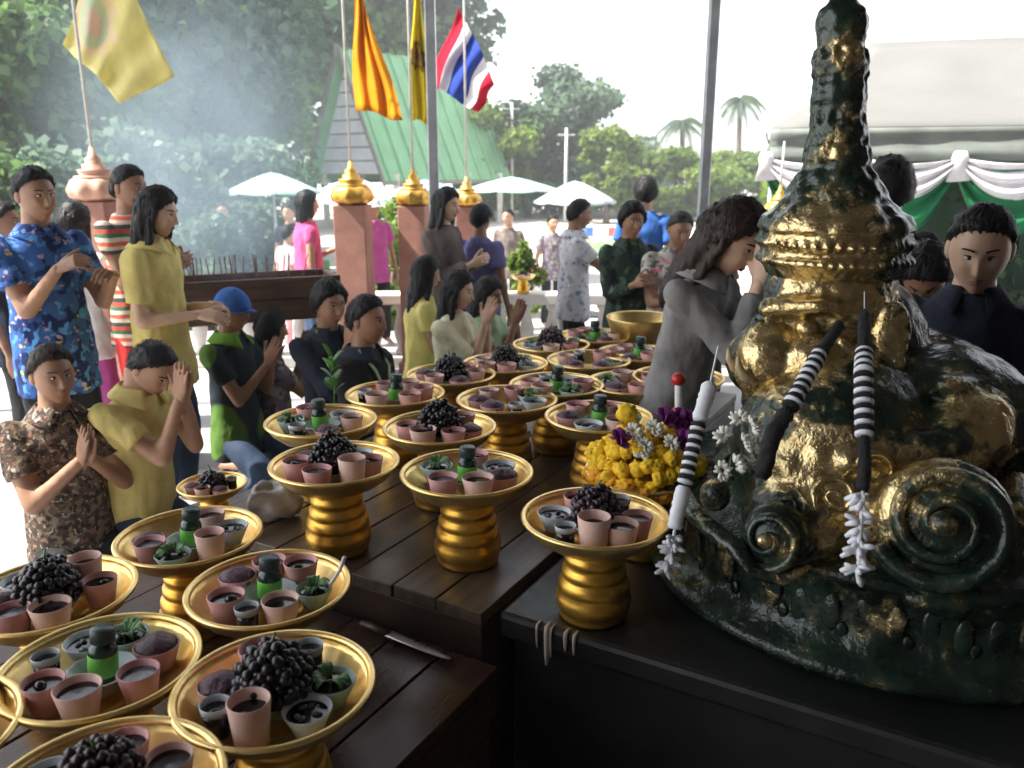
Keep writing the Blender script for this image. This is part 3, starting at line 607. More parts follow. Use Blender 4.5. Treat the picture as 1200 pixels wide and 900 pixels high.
# ================================================================== GOLD PEDESTAL TRAYS AND OFFERINGS
def gold_mat(name, c, c2, rough=.3):
    m, t, b = nodes(name); v = tc(t); oi = t.nodes.new('ShaderNodeObjectInfo')
    f = nz(t, v, 22, 5); g = nz(t, v, 6, 4)
    k = ramp(t, f, [(.3, c), (.7, c2)]); k = mixc(t, ramp(t, g, [(.52, (0, 0, 0)), (.75, (.6, .6, .6))]), k, (.22, .10, .03))
    t.links.new(k, b.inputs['Base Color']); b.inputs['Metallic'].default_value = .88
    t.links.new(mth(t, 'MULTIPLY_ADD', g, .35, rough-.12), b.inputs['Roughness']); bump(t, b, nz(t, v, 45, 3), .12, .003); return m
gold = gold_mat('gold_tray', (.74, .50, .16), (.88, .67, .30))
gold_deep = gold_mat('gold_pedestal', (.62, .33, .045), (.80, .48, .09), .33)
HR = .266                                          # rim height of a tray
def phan_proto(name):
    t = empty(name)
    pet = lambda a, k, z: 1+.012*math.cos(a*24)
    mb = MB(); mb.lathe([(.070, .0), (.082, .002), (.086, .012), (.082, .022), (.090, .028), (.093, .045), (.092, .060), (.084, .070), (.088, .078), (.087, .094), (.080, .104), (.076, .108), (.080, .114), (.079, .128), (.073, .134), (.070, .146), (.074, .150), (.073, .162), (.068, .168), (.067, .182), (.072, .188), (.076, .198), (.07, .205)], 40)
    mb.build('pedestal', gold_deep, t)
    mb = MB(); mb.lathe([(.06, .190), (.092, .194), (.128, .207), (.155, .228), (.170, .250), (.172, .257), (.169, .258), (.160, .245), (.149, .229), (.128, .212), (.10, .205), (.04, .203), (0, .203)], 56, wob=pet)
    bo = mb.build('bowl', gold, t)
    mb = MB(); mb.lathe([(.167, .2545), (.174, .2535), (.1805, .258), (.181, .263), (.177, .2665), (.170, .265), (.165, .259), (.167, .2545)], 56); mb.build('rim', gold, bo)
    return t
proto = phan_proto('pedestal_tray'); proto_used = [False]

pinks = [M('cup_pink_'+n, c, .55, var=.1, scale=20, sub=.05) for n, c in (('rose', (.62, .32, .30)), ('pale', (.66, .44, .38)), ('dusty', (.55, .28, .28)))]
pale_bowl = M('bowl_pale_blue', (.50, .56, .60), .35, var=.1, scale=15); pale_green = M('bowl_pale_green', (.36, .52, .44), .4, var=.15)
black_liq = M('liquid_black', (.010, .008, .009), .12, var=.3, scale=30); grey_liq = M('liquid_grey', (.10, .10, .12), .2, var=.6, scale=50)
rice_m = M('rice_purple', (.060, .018, .035), .45, var=.5, scale=90, bmp=.9, bscale=160, bdist=.004)
grape_m = M('grape_black', (.012, .009, .013), .30, var=.5, scale=40, bmp=.1, bscale=200)
berry_m = M('grape_plum', (.028, .012, .018), .34, var=.5, scale=40)
bottle_m = M('bottle_dark_green', (.010, .035, .026), .22, var=.4, scale=30); label_m = M('label_green', (.12, .46, .05), .5, var=.25, scale=40)
leaf_g = M('leaf_garnish', (.05, .16, .03), .5, var=.4, scale=30); cap_m = M('bottle_cap', (.02, .045, .045), .4, var=.3)
glass_w = M('glass_rim', (.42, .46, .48), .2, var=.1); straw_m = M('straw_white', (.75, .75, .75), .4)
PROTO = {}
def cup_shell(r0, r1, h, th=.003): return [(r0*.8, 0), (r0, .002), (r0*1.02, h*.1), (r1, h), (r1-th*.4, h+.0015), (r1-th, h), (r0-th+.001, h*.2), (0, h*.18)]
def item(kind):
    """one offering as an Empty with its parts, built once for each kind and then copied"""
    if kind in PROTO: return PROTO[kind]
    t = empty('offering_cup'); 
    if kind.startswith('pink'):
        i = int(kind[-1]); mb = MB(); mb.lathe(cup_shell(.027, .038, .062), 24); mb.build('cup', pinks[i], t)
        mb = MB(); mb.lathe([(0, .049), (.0338, .050)], 20, closed_top=False); mb.build('liquid', black_liq if i != 2 else grey_liq, t)
        if i == 0: mb = MB(); mb.ell((.008, .004, .050), (.013, .011, .008)); mb.build('jelly_lump', black_liq, t)
    elif kind == 'tall':
        mb = MB(); mb.lathe(cup_shell(.028, .036, .085), 24); mb.build('cup', pinks[1], t)
        mb = MB(); mb.lathe([(0, .064), (.033, .065)], 20, closed_top=False); mb.build('liquid', black_liq, t)
    elif kind == 'rice':
        mb = MB(); mb.lathe(cup_shell(.028, .040, .045), 24); mb.build('cup', pinks[2], t)
        mb = MB(); mb.ell((0, 0, .04), (.036, .036, .022), nu=20, nv=12); o = mb.build('rice', rice_m, t); crumple(o.data, .004, (60, 60, 60))
    elif kind == 'glass':
        mb = MB(); mb.lathe([(.018, 0), (.021, .002), (.023, .048), (0, .049)], 18); mb.build('drink', black_liq, t)
        mb = MB(); mb.lathe([(.0232, .046), (.0245, .046), (.0255, .060), (.0245, .0605), (.0235, .059), (.0232, .046)], 18); mb.build('rim', glass_w, t)
    elif kind == 'bowl':
        mb = MB(); mb.lathe(cup_shell(.024, .043, .046), 24); mb.build('bowl', pale_bowl, t)
        mb = MB(); mb.lathe([(0, .036), (.037, .037)], 20, closed_top=False); mb.build('broth', black_liq, t)
        for k in range(5): mb = MB(); a = k*2.3; mb.ell((.018*math.cos(a), .018*math.sin(a), .038), (.010, .006, .004), Matrix.Rotation(a*1.7, 3, 'Z'), 8, 5); mb.build('morsel', (berry_m, grey_liq)[k % 2], t)
    elif kind == 'greens':
        mb = MB(); mb.lathe(cup_shell(.024, .042, .044), 24); mb.build('bowl', pale_green, t)
        g = random.Random(3); mb = MB(); mb.ell((0, 0, .034), (.034, .034, .012)); mb.build('dark_jelly', black_liq, t)
        for k in range(7):
            a = g.random()*6.3; q = Vector((math.cos(a), math.sin(a), 0)); s = Vector((-q.y, q.x, 0)); b0 = q*.006+Vector((0, 0, .04)); mb = MB()
            mb.grid(lambda u, v: b0+q*.034*u+s*(v-.5)*.018*math.sin(math.pi*min(1, u*.9+.08))+Vector((0, 0, .02*math.sin(u*2.6)+.004*abs(v-.5))), 5, 4); o = mb.build('leaf', leaf_g, t); o.modifiers.new('s', 'SOLIDIFY').thickness = .001
    PROTO[kind] = t; t['_n'] = 0; return t
NAMES = {'pink0': ('offering_cup', 'rose pink cup of black jelly'), 'pink1': ('offering_cup', 'pale pink cup of black liquid'), 'pink2': ('offering_cup', 'dusty pink cup of grey liquid'), 'tall': ('offering_cup', 'tall pale pink cup'),
         'rice': ('rice_cup', 'pink cup of purple sticky rice'), 'glass': ('drink_glass', 'small glass of black drink'), 'bowl': ('offering_bowl', 'pale blue bowl of broth'), 'greens': ('offering_bowl', 'pale green bowl of leaves')}
def put(kind, loc, rz, where):
    p = item(kind); nm, lb = NAMES[kind]; ct = {'offering_cup': 'cup', 'rice_cup': 'cup', 'drink_glass': 'glass', 'offering_bowl': 'bowl'}[nm]
    if p['_n'] == 0: o = p; o.location = loc; o.rotation_euler = (0, 0, rz)
    else: o = dup(p, loc, rz)
    p['_n'] += 1; o.name = nm; tag(o, f'{lb} on {where}', ct, f'{lb}, each on {where}'); return o
ico = bmesh.new(); bmesh.ops.create_icosphere(ico, subdivisions=2, radius=1); ico_me = bpy.data.meshes.new('grape'); ico.to_mesh(ico_me); ico.free(); ico_me.polygons.foreach_set('use_smooth', [True]*len(ico_me.polygons))
ico1 = bmesh.new(); bmesh.ops.create_icosphere(ico1, subdivisions=1, radius=1); ico1_me = bpy.data.meshes.new('berry'); ico1.to_mesh(ico1_me); ico1.free(); I1V = [v.co.copy() for v in ico1_me.vertices]; I1F = [tuple(p.vertices) for p in ico1_me.polygons]
def heap_points(n, rx, rz, g):
    P = []
    for i in range(n):
        ph = math.acos(1-1.0*(i+.5)/n*1.02 if 1-1.02*(i+.5)/n > -1 else -1); a = i*2.39996
        P.append(Vector((rx*math.sin(ph)*math.cos(a)+g.gauss(0, .003), rx*math.sin(ph)*math.sin(a)+g.gauss(0, .003), rz*math.cos(ph)+g.gauss(0, .004))))
    return P
def heap(loc, sc, single, where, seed, m_=None):
    g = random.Random(seed); m_ = m_ or grape_m; t = empty('grape_bunch', loc, g.random()*6, f'heap of black grapes on {where}', 'grapes', 'heaps of black grapes on the gold trays')
    rx, rz_ = .060*sc, .075*sc
    mb = MB(); mb.ell((0, 0, .0), (rx*.86, rx*.86, rz_*.85)); mb.build('core', m_, t)
    pts = heap_points(100, rx, rz_, g)
    if single:
        for p in pts:
            o = link('grape', ico_me, m_, t); o.location = p; r = g.uniform(.0085, .0115)*sc; o.scale = (r, r, r*1.15); o.rotation_euler = (g.random()*3, g.random()*3, 0)
    else:
        mb = MB()
        for p in pts: r = g.uniform(.009, .0125)*sc; mb.add([p+v*r for v in I1V], I1F)
        mb.build('grapes', m_, t)['kind'] = 'stuff'
    mb = MB(); mb.loft([(0, 0, rz_*.9), (.004, .002, rz_+.012), (.012, .004, rz_+.024)], [.003, .0025, .002], seg=6); mb.build('stem', leaf_g, t)
def dish(loc, where, m_, r=.055, h=.035):
    mb = MB(); mb.lathe([(.028, 0), (.03, .002), (r*.7, h*.35), (r, h), (r+.004, h+.001), (r-.001, h+.002), (r*.66, h*.5), (0, h*.35)], 28, wob=lambda a, k, z: 1+(.03*math.cos(a*12) if k > 2 else 0))
    o = mb.build('offering_dish', m_); o.location = loc; tag(o, f'pale fluted dish at the centre of {where}', 'dish', 'pale dishes in the middle of the gold trays'); return o
BP = []
def bottle(loc, rz, where, sc=1.0):
    if not BP:
        t = empty('sauce_bottle'); mb = MB(); mb.lathe([(.016, 0), (.0205, .002), (.0215, .01), (.0215, .052), (.019, .060), (.012, .066), (.012, .070)], 20); mb.build('bottle_body', bottle_m, t)
        mb = MB(); mb.lathe([(.0217, .012), (.0222, .013), (.0222, .046), (.0217, .047), (.0217, .012)], 20); mb.build('label', label_m, t)
        mb = MB(); mb.lathe([(.0165, .066), (.0185, .068), (.0185, .086), (.017, .089), (0, .089)], 20); mb.build('cap', cap_m, t); BP.append([t, 0])
    p, n = BP[0]; o = p if n == 0 else dup(p, loc, rz); o.location = loc; o.rotation_euler = (R(rnd.uniform(-5, 5)), R(rnd.uniform(-5, 5)), rz); o.scale = (sc,)*3; BP[0][1] += 1
    tag(o, f'dark green bottle with green label on {where}', 'bottle', 'dark green bottles on the gold trays')

def tray(px, py, z, kind, where, short, ring=None, sc=1.0, seed=0, single=False, on_pix=True, nring=6):
    g = random.Random(seed*13+5); p = atz(px, py, z+HR*sc) if on_pix else Vector((px, py, 0)); rz = g.random()*6.28
    if not proto_used[0]: o = proto; proto_used[0] = True; o.location = (p.x, p.y, z); o.scale = (sc,)*3
    else: o = dup(proto, (p.x, p.y, z), rz, sc)
    tag(o, where, 'tray', 'gold pedestal trays of black offerings'); W = 'the '+short; zf = z+.204*sc
    b = Vector((p.x, p.y, zf))
    if kind == 'grapes':
        dish(b, W, (pale_bowl, pale_green)[seed % 2], .058, .04).rotation_euler = (0, 0, rz); heap(b+Vector((0, 0, .058)), (1.0 if sc > .8 else .8)*g.uniform(.9, 1.08), single, W, seed, grape_m if seed % 3 else berry_m)
    elif kind == 'bottle':
        dish(b, W, pale_bowl, .06, .045).rotation_euler = (0, 0, rz); bottle(b+Vector((0, 0, .022)), rz, W, 1.2)
    if ring is None:
        ks = ['pink0', 'pink1', 'rice', 'bowl', 'pink2', 'greens', 'glass', 'pink1', 'rice', 'pink0']; g.shuffle(ks)
        ring = [(k*360/nring+g.uniform(-9, 9)+rz*57, ks[k]) for k in range(nring)]
    for a, k in ring:
        rr = (.100 if k != 'glass' else .110)*sc; a = R(a); put(k, b+Vector((rr*math.cos(a), rr*math.sin(a), .010*sc)), g.random()*6, W).scale = (g.uniform(.98, 1.12),)*3
    return p
# angles: 0 = towards picture right (+X), 90 = away from the camera, 270 = towards the camera
tray(322, 800, ZL, 'grapes', 'gold tray with a grape heap at the edge of the dark red table', 'grape tray at the red table edge', [(262, 'tall'), (222, 'glass'), (178, 'rice'), (318, 'bowl'), (8, 'greens'), (70, 'glass'), (120, 'pink2')], seed=1, single=True)
tray(118, 775, ZL, 'bottle', 'gold tray with a green bottle on the red table between two grape trays', 'bottle tray between two grape trays', [(228, 'pink0'), (275, 'pink1'), (335, 'pink2'), (38, 'rice'), (90, 'greens'), (175, 'glass'), (130, 'bowl')], seed=2)
tray(58, 692, ZL, 'grapes', 'gold tray with a grape heap before the kneeling man in the brown floral shirt', 'grape tray before the brown floral shirt', [(300, 'pink1'), (255, 'pink2'), (20, 'pink0'), (70, 'tall'), (150, 'bowl'), (205, 'rice')], seed=3, single=True)
tray(315, 685, ZL, 'bottle', 'gold tray with a green bottle and a white straw against the weathered table', 'bottle tray with the white straw', [(225, 'pink0'), (300, 'pink1'), (262, 'glass'), (150, 'rice'), (0, 'greens'), (60, 'pink0'), (105, 'pink2')], seed=4)
tray(222, 625, ZL, 'bottle', 'gold tray with a green bottle before the bowed man in yellow', 'bottle tray before the bowed man', [(225, 'pink2'), (190, 'rice'), (320, 'tall'), (30, 'bowl'), (80, 'pink1'), (268, 'greens')], seed=5)
tray(118, 928, ZL, 'grapes', 'gold tray with grapes at the near end of the dark red table', 'grape tray nearest the red table end', [(95, 'pink0'), (40, 'pink1'), (330, 'pink2'), (160, 'bowl'), (230, 'rice'), (280, 'pink0')], seed=6)
tray(-118, 860, ZL, 'bottle', 'gold tray standing at the left end of the dark red table', 'bottle tray at the red table corner', seed=7)
tray(392, 540, ZU, 'grapes', 'gold tray with a grape heap at the corner of the weathered table', 'grape tray on the weathered corner', [(255, 'pink2'), (310, 'tall'), (350, 'pink0'), (200, 'pink0'), (150, 'rice'), (60, 'bowl')], seed=8)
tray(547, 551, ZU, 'bottle', 'gold tray with a green bottle on the weathered table next to the plinth', 'bottle tray next to the plinth', [(235, 'pink2'), (290, 'pink1'), (345, 'rice'), (150, 'greens'), (30, 'bowl'), (80, 'pink0')], seed=9)
tray(376, 491, ZU, 'bottle', 'gold tray with a green bottle behind the corner grape tray', 'bottle tray behind the corner grapes', seed=10)
tray(515, 498, ZU, 'grapes', 'gold tray with a grape heap behind the bottle tray next to the plinth', 'second row grape tray', [(245, 'pink1'), (200, 'pink0'), (300, 'pink2'), (345, 'rice'), (100, 'bowl'), (45, 'pink0')], seed=11)
tray(463, 459, ZU, 'bottle', 'gold tray with a green bottle before the young man in the dark shirt', 'bottle tray before the dark shirt', seed=12)
tray(594, 466, ZU, 'none', 'gold tray of cups without bottle or grapes in the third row', 'third row cup tray', seed=13, nring=7)
tray(702, 486, ZU, 'bottle', 'gold tray with a green bottle behind the marigold garlands', 'bottle tray behind the marigolds', seed=14)
tray(698, 603, ZP+.001, 'grapes', 'gold tray with a grape heap standing alone on the black plinth', 'grape tray on the black plinth', [(262, 'tall'), (300, 'pink1'), (345, 'pink2'), (225, 'glass'), (165, 'bowl'), (110, 'pink0'), (50, 'glass')], seed=15)
tray(528, 437, ZU, 'grapes', 'gold tray with a grape heap in front of the woman in the cream blouse', 'grape tray before the cream blouse', seed=16)
tray(652, 449, ZU, 'bottle', 'gold tray with a green bottle in the crowded middle of the weathered table', 'bottle tray amid the crowded table', seed=17)
tray(742, 447, ZU, 'none', 'gold tray of cups close to the grey praying woman', 'cup tray beside the grey jacket', seed=18)
tray(592, 424, ZU, 'grapes', 'gold tray with a flat grape heap on the left side of the crowded far rows', 'grape tray before the pale green top', seed=19)
tray(690, 420, ZU, 'none', 'gold tray of cups among the crowded far rows', 'cup tray among the far rows', seed=20)
tray(646, 402, ZU, 'grapes', 'gold tray with a grape heap near the far end of the weathered table', 'grape tray near the far table end', seed=21)
tray(748, 412, ZU, 'bottle', 'gold tray with a green bottle below the man in the pale floral shirt', 'bottle tray below the floral shirt', seed=22)
tray(698, 392, ZU, 'bottle', 'gold tray with a green bottle below the man in green camouflage', 'bottle tray below the green camouflage', seed=23)
tray(795, 440, ZU, 'grapes', 'gold tray with a tall grape heap right beside the grey praying woman', 'grape tray beside the grey jacket', seed=24)
TRX = [Vector((o.location.x, o.location.y, 0)) for o in bpy.data.objects if o.name.startswith('pedestal_tray')]; g = random.Random(4); nf = 0
WHERE = ['gold tray filling a gap behind the marigold tray', 'gold tray filling a gap among the back rows', 'gold tray tucked between the back row grape trays', 'gold tray at the back corner of the weathered table', 'gold tray close to the wide bright gold bowl', 'gold tray at the back edge of the weathered table']
for k in range(4000):
    q = tl(-g.uniform(.16, .98), g.uniform(.75, 2.16), 0)
    if nf < 6 and min((q-o).length for o in TRX) > .335 and (q-Vector((at(752, 372, 4.0).x, at(752, 372, 4.0).y, 0))).length > .34:
        TRX.append(q); kd = ('grapes', 'none', 'bottle')[nf % 3]; tray(q.x, q.y, ZU, kd, WHERE[nf], WHERE[nf].replace('gold tray ', ('grape tray ', 'cup tray ', 'bottle tray ')[nf % 3]), seed=60+nf, on_pix=False); nf += 1
print('filled trays', nf)
# big shallow bowl at the far end
bp = at(752, 372, 4.0); t = empty('gold_bowl', (bp.x, bp.y, ZU), 0, 'wide bright gold footed bowl at the far end of the weathered table', 'bowl'); s = bp.z-ZU
mb = MB(); mb.lathe([(.09, 0), (.10, .01), (.06, .05), (.05, s*.45), (.08, s*.55)], 32); mb.build('foot', gold_deep, t)
mb = MB(); mb.lathe([(.05, s*.5), (.11, s*.6), (.15, s*.82), (.172, s), (.17, s+.006), (.16, s), (.138, s*.82), (.09, s*.66), (0, s*.63)], 40); mb.build('bowl', gold, t)
# small tray at the far left corner of the upper table
def small_tray(px, py, z, sc, where, seed, W):
    p = atz(px, py, z+HR*sc); o = dup(proto, (p.x, p.y, z), 1, sc); tag(o, where, 'tray', 'small gold trays'); b = Vector((p.x, p.y, z+.204*sc))
    heap(b+Vector((0, 0, .02)), .62, False, W, seed)
    for k, a in enumerate((200, 260, 310, 30, 120)):
        o = put(('rice', 'pink1', 'rice', 'glass', 'pink0')[k], b+Vector((.1*sc*math.cos(R(a)), .1*sc*math.sin(R(a)), .006)), a, W); o.scale = (.6,)*3
small_tray(249, 566, ZU, .56, 'small gold tray with a grape heap at the far left corner of the weathered table', 25, 'the small tray at the table corner')
small_tray(613, 322, .647, .6, 'small gold tray with dark fruit standing on the balustrade', 26, 'the small tray on the balustrade')
# straw, wrapped bundle, loose leaves
s0 = atz(398, 668, ZL+.30); mb = MB(); mb.loft([s0+Vector((-.05, -.01, -.075)), s0, s0+Vector((.012, .004, .03))], [.0045]*3, seg=8); tag(mb.build('drinking_straw', straw_m), 'white drinking straw sticking out of a cup beside the weathered table', 'straw')
bag_m = M('plastic_bag', (.42, .40, .41), .35, var=.2, scale=12)
b0 = atz(318, 612, ZU); mb = MB(); mb.ell((0, 0, .055), (.085, .06, .06), nu=28, nv=18); o = mb.build('plastic_bag', bag_m); crumple(o.data, .022, (22, 22, 22), 4); o.location = b0+Vector((.0, .04, 0)); tag(o, 'crumpled pale plastic bag on the weathered table beside the corner grape tray', 'bag')
g = random.Random(8)
for i, (px, py) in enumerate(((640, 600), (625, 612), (612, 520), (352, 652), (372, 650), (405, 655))):
    q = atz(px, py, (ZU if i < 3 else ZL)); mb = MB(); a = g.random()*6; T = Vector((math.cos(a), math.sin(a), 0)); S = Vector((-T.y, T.x, 0))
    mb.grid(lambda u, v: T*.09*(u-.5)+S*(v-.5)*.045*math.sin(math.pi*(u*.92+.04))+Vector((0, 0, .012+.02*u+.012*abs(v-.5)*2)), 8, 4); o = mb.build('loose_leaf', leaf_g); o.modifiers.new('s', 'SOLIDIFY').thickness = .0012; o.location = q
    tag(o, ('loose green leaf on the weathered table' if i < 3 else 'loose green leaf on the dark red table')+' between the gold trays', 'leaf', 'loose leaves on the '+('weathered' if i < 3 else 'dark red')+' table')
sq = atz(392, 478, ZU+.20); sprig = empty('leafy_sprig', sq, 0, 'upright sprig of green leaves before the navy jacket man', 'leaves'); g = random.Random(5)
mb = MB(); mb.loft([(0, 0, 0), (.005, 0, .1), (.0, 0, .19)], [.003, .0025, .002], seg=6); mb.build('stalk', leaf_g, sprig)
for i in range(9):
    a = i*2.4; T_ = Vector((math.cos(a)*.5, math.sin(a)*.5, .85)).normalized(); S_ = T_.cross(Vector((0, 0, 1))).normalized(); b0_ = Vector((0, 0, .05+.015*i)); mb = MB()
    mb.grid(lambda u, v: b0_+T_*.085*u+S_*(v-.5)*.042*math.sin(math.pi*(u*.92+.05))-Vector((0, 0, .03*u*u)), 7, 4); o = mb.build('leaf', leaf_g, sprig); o.modifiers.new('s', 'SOLIDIFY').thickness = .0012
kn = M('blade_steel', (.55, .55, .56), .3, .8)
a, b = atz(455, 742, ZL+.012), atz(528, 772, ZL+.012); d_ = (b-a); n_ = Vector((-d_.y, d_.x, 0)).normalized()
t = empty('knife', (0, 0, 0), 0, 'broad steel knife lying on the dark red table', 'knife')
mb = MB(); mb.grid(lambda u, v: a+d_*u+n_*(v-.5)*.028*(1-.75*u**4)+Vector((0, 0, .002*math.sin(v*3))), 12, 4); o = mb.build('blade', kn, t); o.modifiers.new('s', 'SOLIDIFY').thickness = .002
mb = MB(); mb.loft([a-d_*.45, a-d_*.2, a+d_*.02], [(.010, .007), (.012, .008), (.009, .006)], n_, 10); mb.build('handle', wood_side, t)
# marigold garlands heaped on a tray between plinth tray and statue
mg = at(757, 530, 2.3); mar = M('marigold', (.95, .56, .02), .75, var=.2, scale=3); mar2 = M('marigold_deep', (.85, .36, .01), .75, var=.25, scale=3)
orchid = M('orchid_purple', (.19, .015, .19), .6, var=.35, scale=3); wflower = M('flower_white', (.74, .74, .68), .7, var=.12, scale=3)
o = dup(proto, (mg.x, mg.y, ZP+.001), .4, .95); tag(o, 'gold tray buried under marigold garlands beside the statue', 'tray', 'small gold trays')
def ball(ru, fr, sub=3, sd=0):
    b_ = bmesh.new(); bmesh.ops.create_icosphere(b_, subdivisions=sub, radius=1)
    for v in b_.verts: d = v.co.normalized(); v.co = d*(1+ru*(noise.noise(d*fr+Vector((sd, 0, 0)))-abs(noise.noise(d*fr*1.7))))
    me = bpy.data.meshes.new('bloom'); b_.to_mesh(me); b_.free(); me.polygons.foreach_set('use_smooth', [True]*len(me.polygons)); return me
fl_me = ball(.38, 4.2); fl_deep = ball(.38, 4.2, 3, 5)
def petals(n, pr, out, seed):
    mb = MB(); g = random.Random(seed)
    for k in range(n):
        d = Vector((g.gauss(0, 1), g.gauss(0, 1), abs(g.gauss(0, .8)))).normalized(); rot = d.to_track_quat('X', 'Z').to_matrix() @ Matrix.Rotation(g.random()*3, 3, 'X'); mb.ell(d*out, (pr[0], pr[1], pr[2]), rot, 8, 6)
    return mb.mesh('bloom')
fl_me2 = petals(14, (.62, .42, .08), .62, 3); fl_me3 = petals(26, (.34, .15, .15), .62, 4)
g = random.Random(2); ZT = ZP+.24
for k in range(6):
    rad, zz = (.145, .125, .095, .155, .065, .03)[k], ZT+(.03, .055, .08, -.005, .10, .12)[k]; t = empty('marigold_garland', (mg.x, mg.y, zz), 0, ('thick yellow marigold garland lying on the buried gold tray', 'yellow marigold garland forming the second layer of the heap', 'yellow marigold garland forming the third layer of the heap', 'deep orange marigold garland at the bottom of the heap', 'small yellow marigold garland ring near the top of the heap', 'tiny marigold garland ring crowning the heap')[k], 'garland', 'marigold garlands'); n = max(5, int(rad*6.28/.030))
    for i in range(n):
        a = 6.283*i/n; o = link('marigold', fl_me if k != 3 else fl_deep, mar if k != 3 else mar2, t); o.location = (rad*math.cos(a)+g.gauss(0, .005), rad*math.sin(a)+g.gauss(0, .005), g.gauss(0, .006)-(.02*math.sin(a*2+k))); s = g.uniform(.021, .027); o.scale = (s, s, s*.85); o.rotation_euler = (g.random()*3, g.random()*3, g.random()*6)
for (dx, dy, dz, m_, me_, nm, lb, s) in ((-.085, -.09, .13, orchid, fl_me2, 'orchid', 'purple orchid bloom at the foot of the white jasmine tufts', .030), (.045, -.02, .165, orchid, fl_me2, 'orchid', 'purple orchid bloom on top of the marigold garlands', .032), (.085, 0, .16, orchid, fl_me2, 'orchid', 'purple orchid bloom on top of the marigold garlands', .03), (.115, .01, .15, orchid, fl_me2, 'orchid', 'purple orchid bloom on top of the marigold garlands', .03), (-.045, -.06, .14, wflower, fl_me3, 'jasmine_tuft', 'white jasmine tuft on the marigold garlands', .034), (-.02, -.09, .11, wflower, fl_me3, 'jasmine_tuft', 'white jasmine tuft on the marigold garlands', .03), (.01, -.05, .145, wflower, fl_me3, 'jasmine_tuft', 'white jasmine tuft on the marigold garlands', .034), (-.03, -.11, .085, wflower, fl_me3, 'jasmine_tuft', 'white jasmine tuft on the marigold garlands', .03), (.05, -.09, .12, wflower, fl_me3, 'jasmine_tuft', 'white jasmine tuft on the marigold garlands', .03), (.09, -.07, .12, orchid, fl_me2, 'orchid', 'purple orchid bloom on top of the marigold garlands', .03), (-.06, -.02, .185, mar, fl_me, 'marigold', 'single marigold on top of the white jasmine tufts', .03)):
    o = link(nm, me_, m_); o.location = (mg.x+dx, mg.y+dy, ZT+dz); o.scale = (s,)*3; o.rotation_euler = (g.gauss(.6, .3), g.gauss(0, .3), g.random()*.6); tag(o, lb, 'flower', lb.replace(' bloom', ' blooms').replace(' tuft', ' tufts') if 'single' not in lb else None)
# red and white candle
c0 = at(797, 448, 2.28); t = empty('candle', (c0.x, c0.y, c0.z-.085), 0, 'white candle with red ends standing by the marigold garlands', 'candle'); t.rotation_euler = (0, R(-3), 0)
mb = MB(); mb.lathe([(.0105, -.2), (.0105, .09)], 14); mb.build('shaft', wflower, t)
red_m = M('candle_red', (.42, .015, .015), .4)
for z_, r_ in ((.0, .019), (.094, .021)): mb = MB(); mb.ell((0, 0, z_), (r_, r_, r_*.9)); mb.build('red_knob', red_m, t)
# ================================================================== STATUE
S0 = tl(.81, .80, ZP+.001)
st = empty('gilded_statue', S0, 0, 'dark green bronze statue with tall spired crown and patches of gold leaf', 'statue')
def statue_mat():
    m, t, b = nodes('statue_bronze'); v = tc(t); at_ = t.nodes.new('ShaderNodeAttribute'); at_.attribute_name = 'gold'
    n1 = nz(t, v, 7, 6, .62); n2 = nz(t, v, 30, 5, .6); n3 = nz(t, v, 3, 3)
    pat = ramp(t, n1, [(.3, (.004, .007, .006)), (.5, (.012, .026, .018)), (.72, (.045, .075, .05))])
    pat = mixc(t, ramp(t, n2, [(.60, (0, 0, 0)), (.72, (.8, .8, .8))]), pat, (.05, .06, .045))
    gm = mth(t, 'ADD', at_.outputs['Fac'], mth(t, 'MULTIPLY', mth(t, 'SUBTRACT', n1, .5), 1.9)); gm = mth(t, 'ADD', gm, mth(t, 'MULTIPLY', mth(t, 'SUBTRACT', n2, .5), 1.7))
    mk = ramp(t, gm, [(.40, (0, 0, 0)), (.62, (1, 1, 1))])
    gc = ramp(t, n2, [(.3, (.34, .24, .10)), (.65, (.66, .53, .28))])
    mk2 = ramp(t, gm, [(.20, (0, 0, 0)), (.50, (.7, .7, .7))]); pat = mixc(t, mk2, pat, (.13, .105, .045))
    t.links.new(mixc(t, mk, pat, gc), b.inputs['Base Color'])
    t.links.new(mth(t, 'MAXIMUM', mth(t, 'MULTIPLY_ADD', mk, .75, .15), mth(t, 'MULTIPLY', mk2, .7)), b.inputs['Metallic']); t.links.new(mth(t, 'MULTIPLY_ADD', n2, .36, .04), b.inputs['Roughness'])
    n4 = nz(t, v, 11, 4, .55); bump(t, b, mth(t, 'ADD', mth(t, 'MULTIPLY', n2, .35), mth(t, 'ADD', n4, mth(t, 'MULTIPLY', mk, .12))), .75, .018); return m
SM = statue_mat()
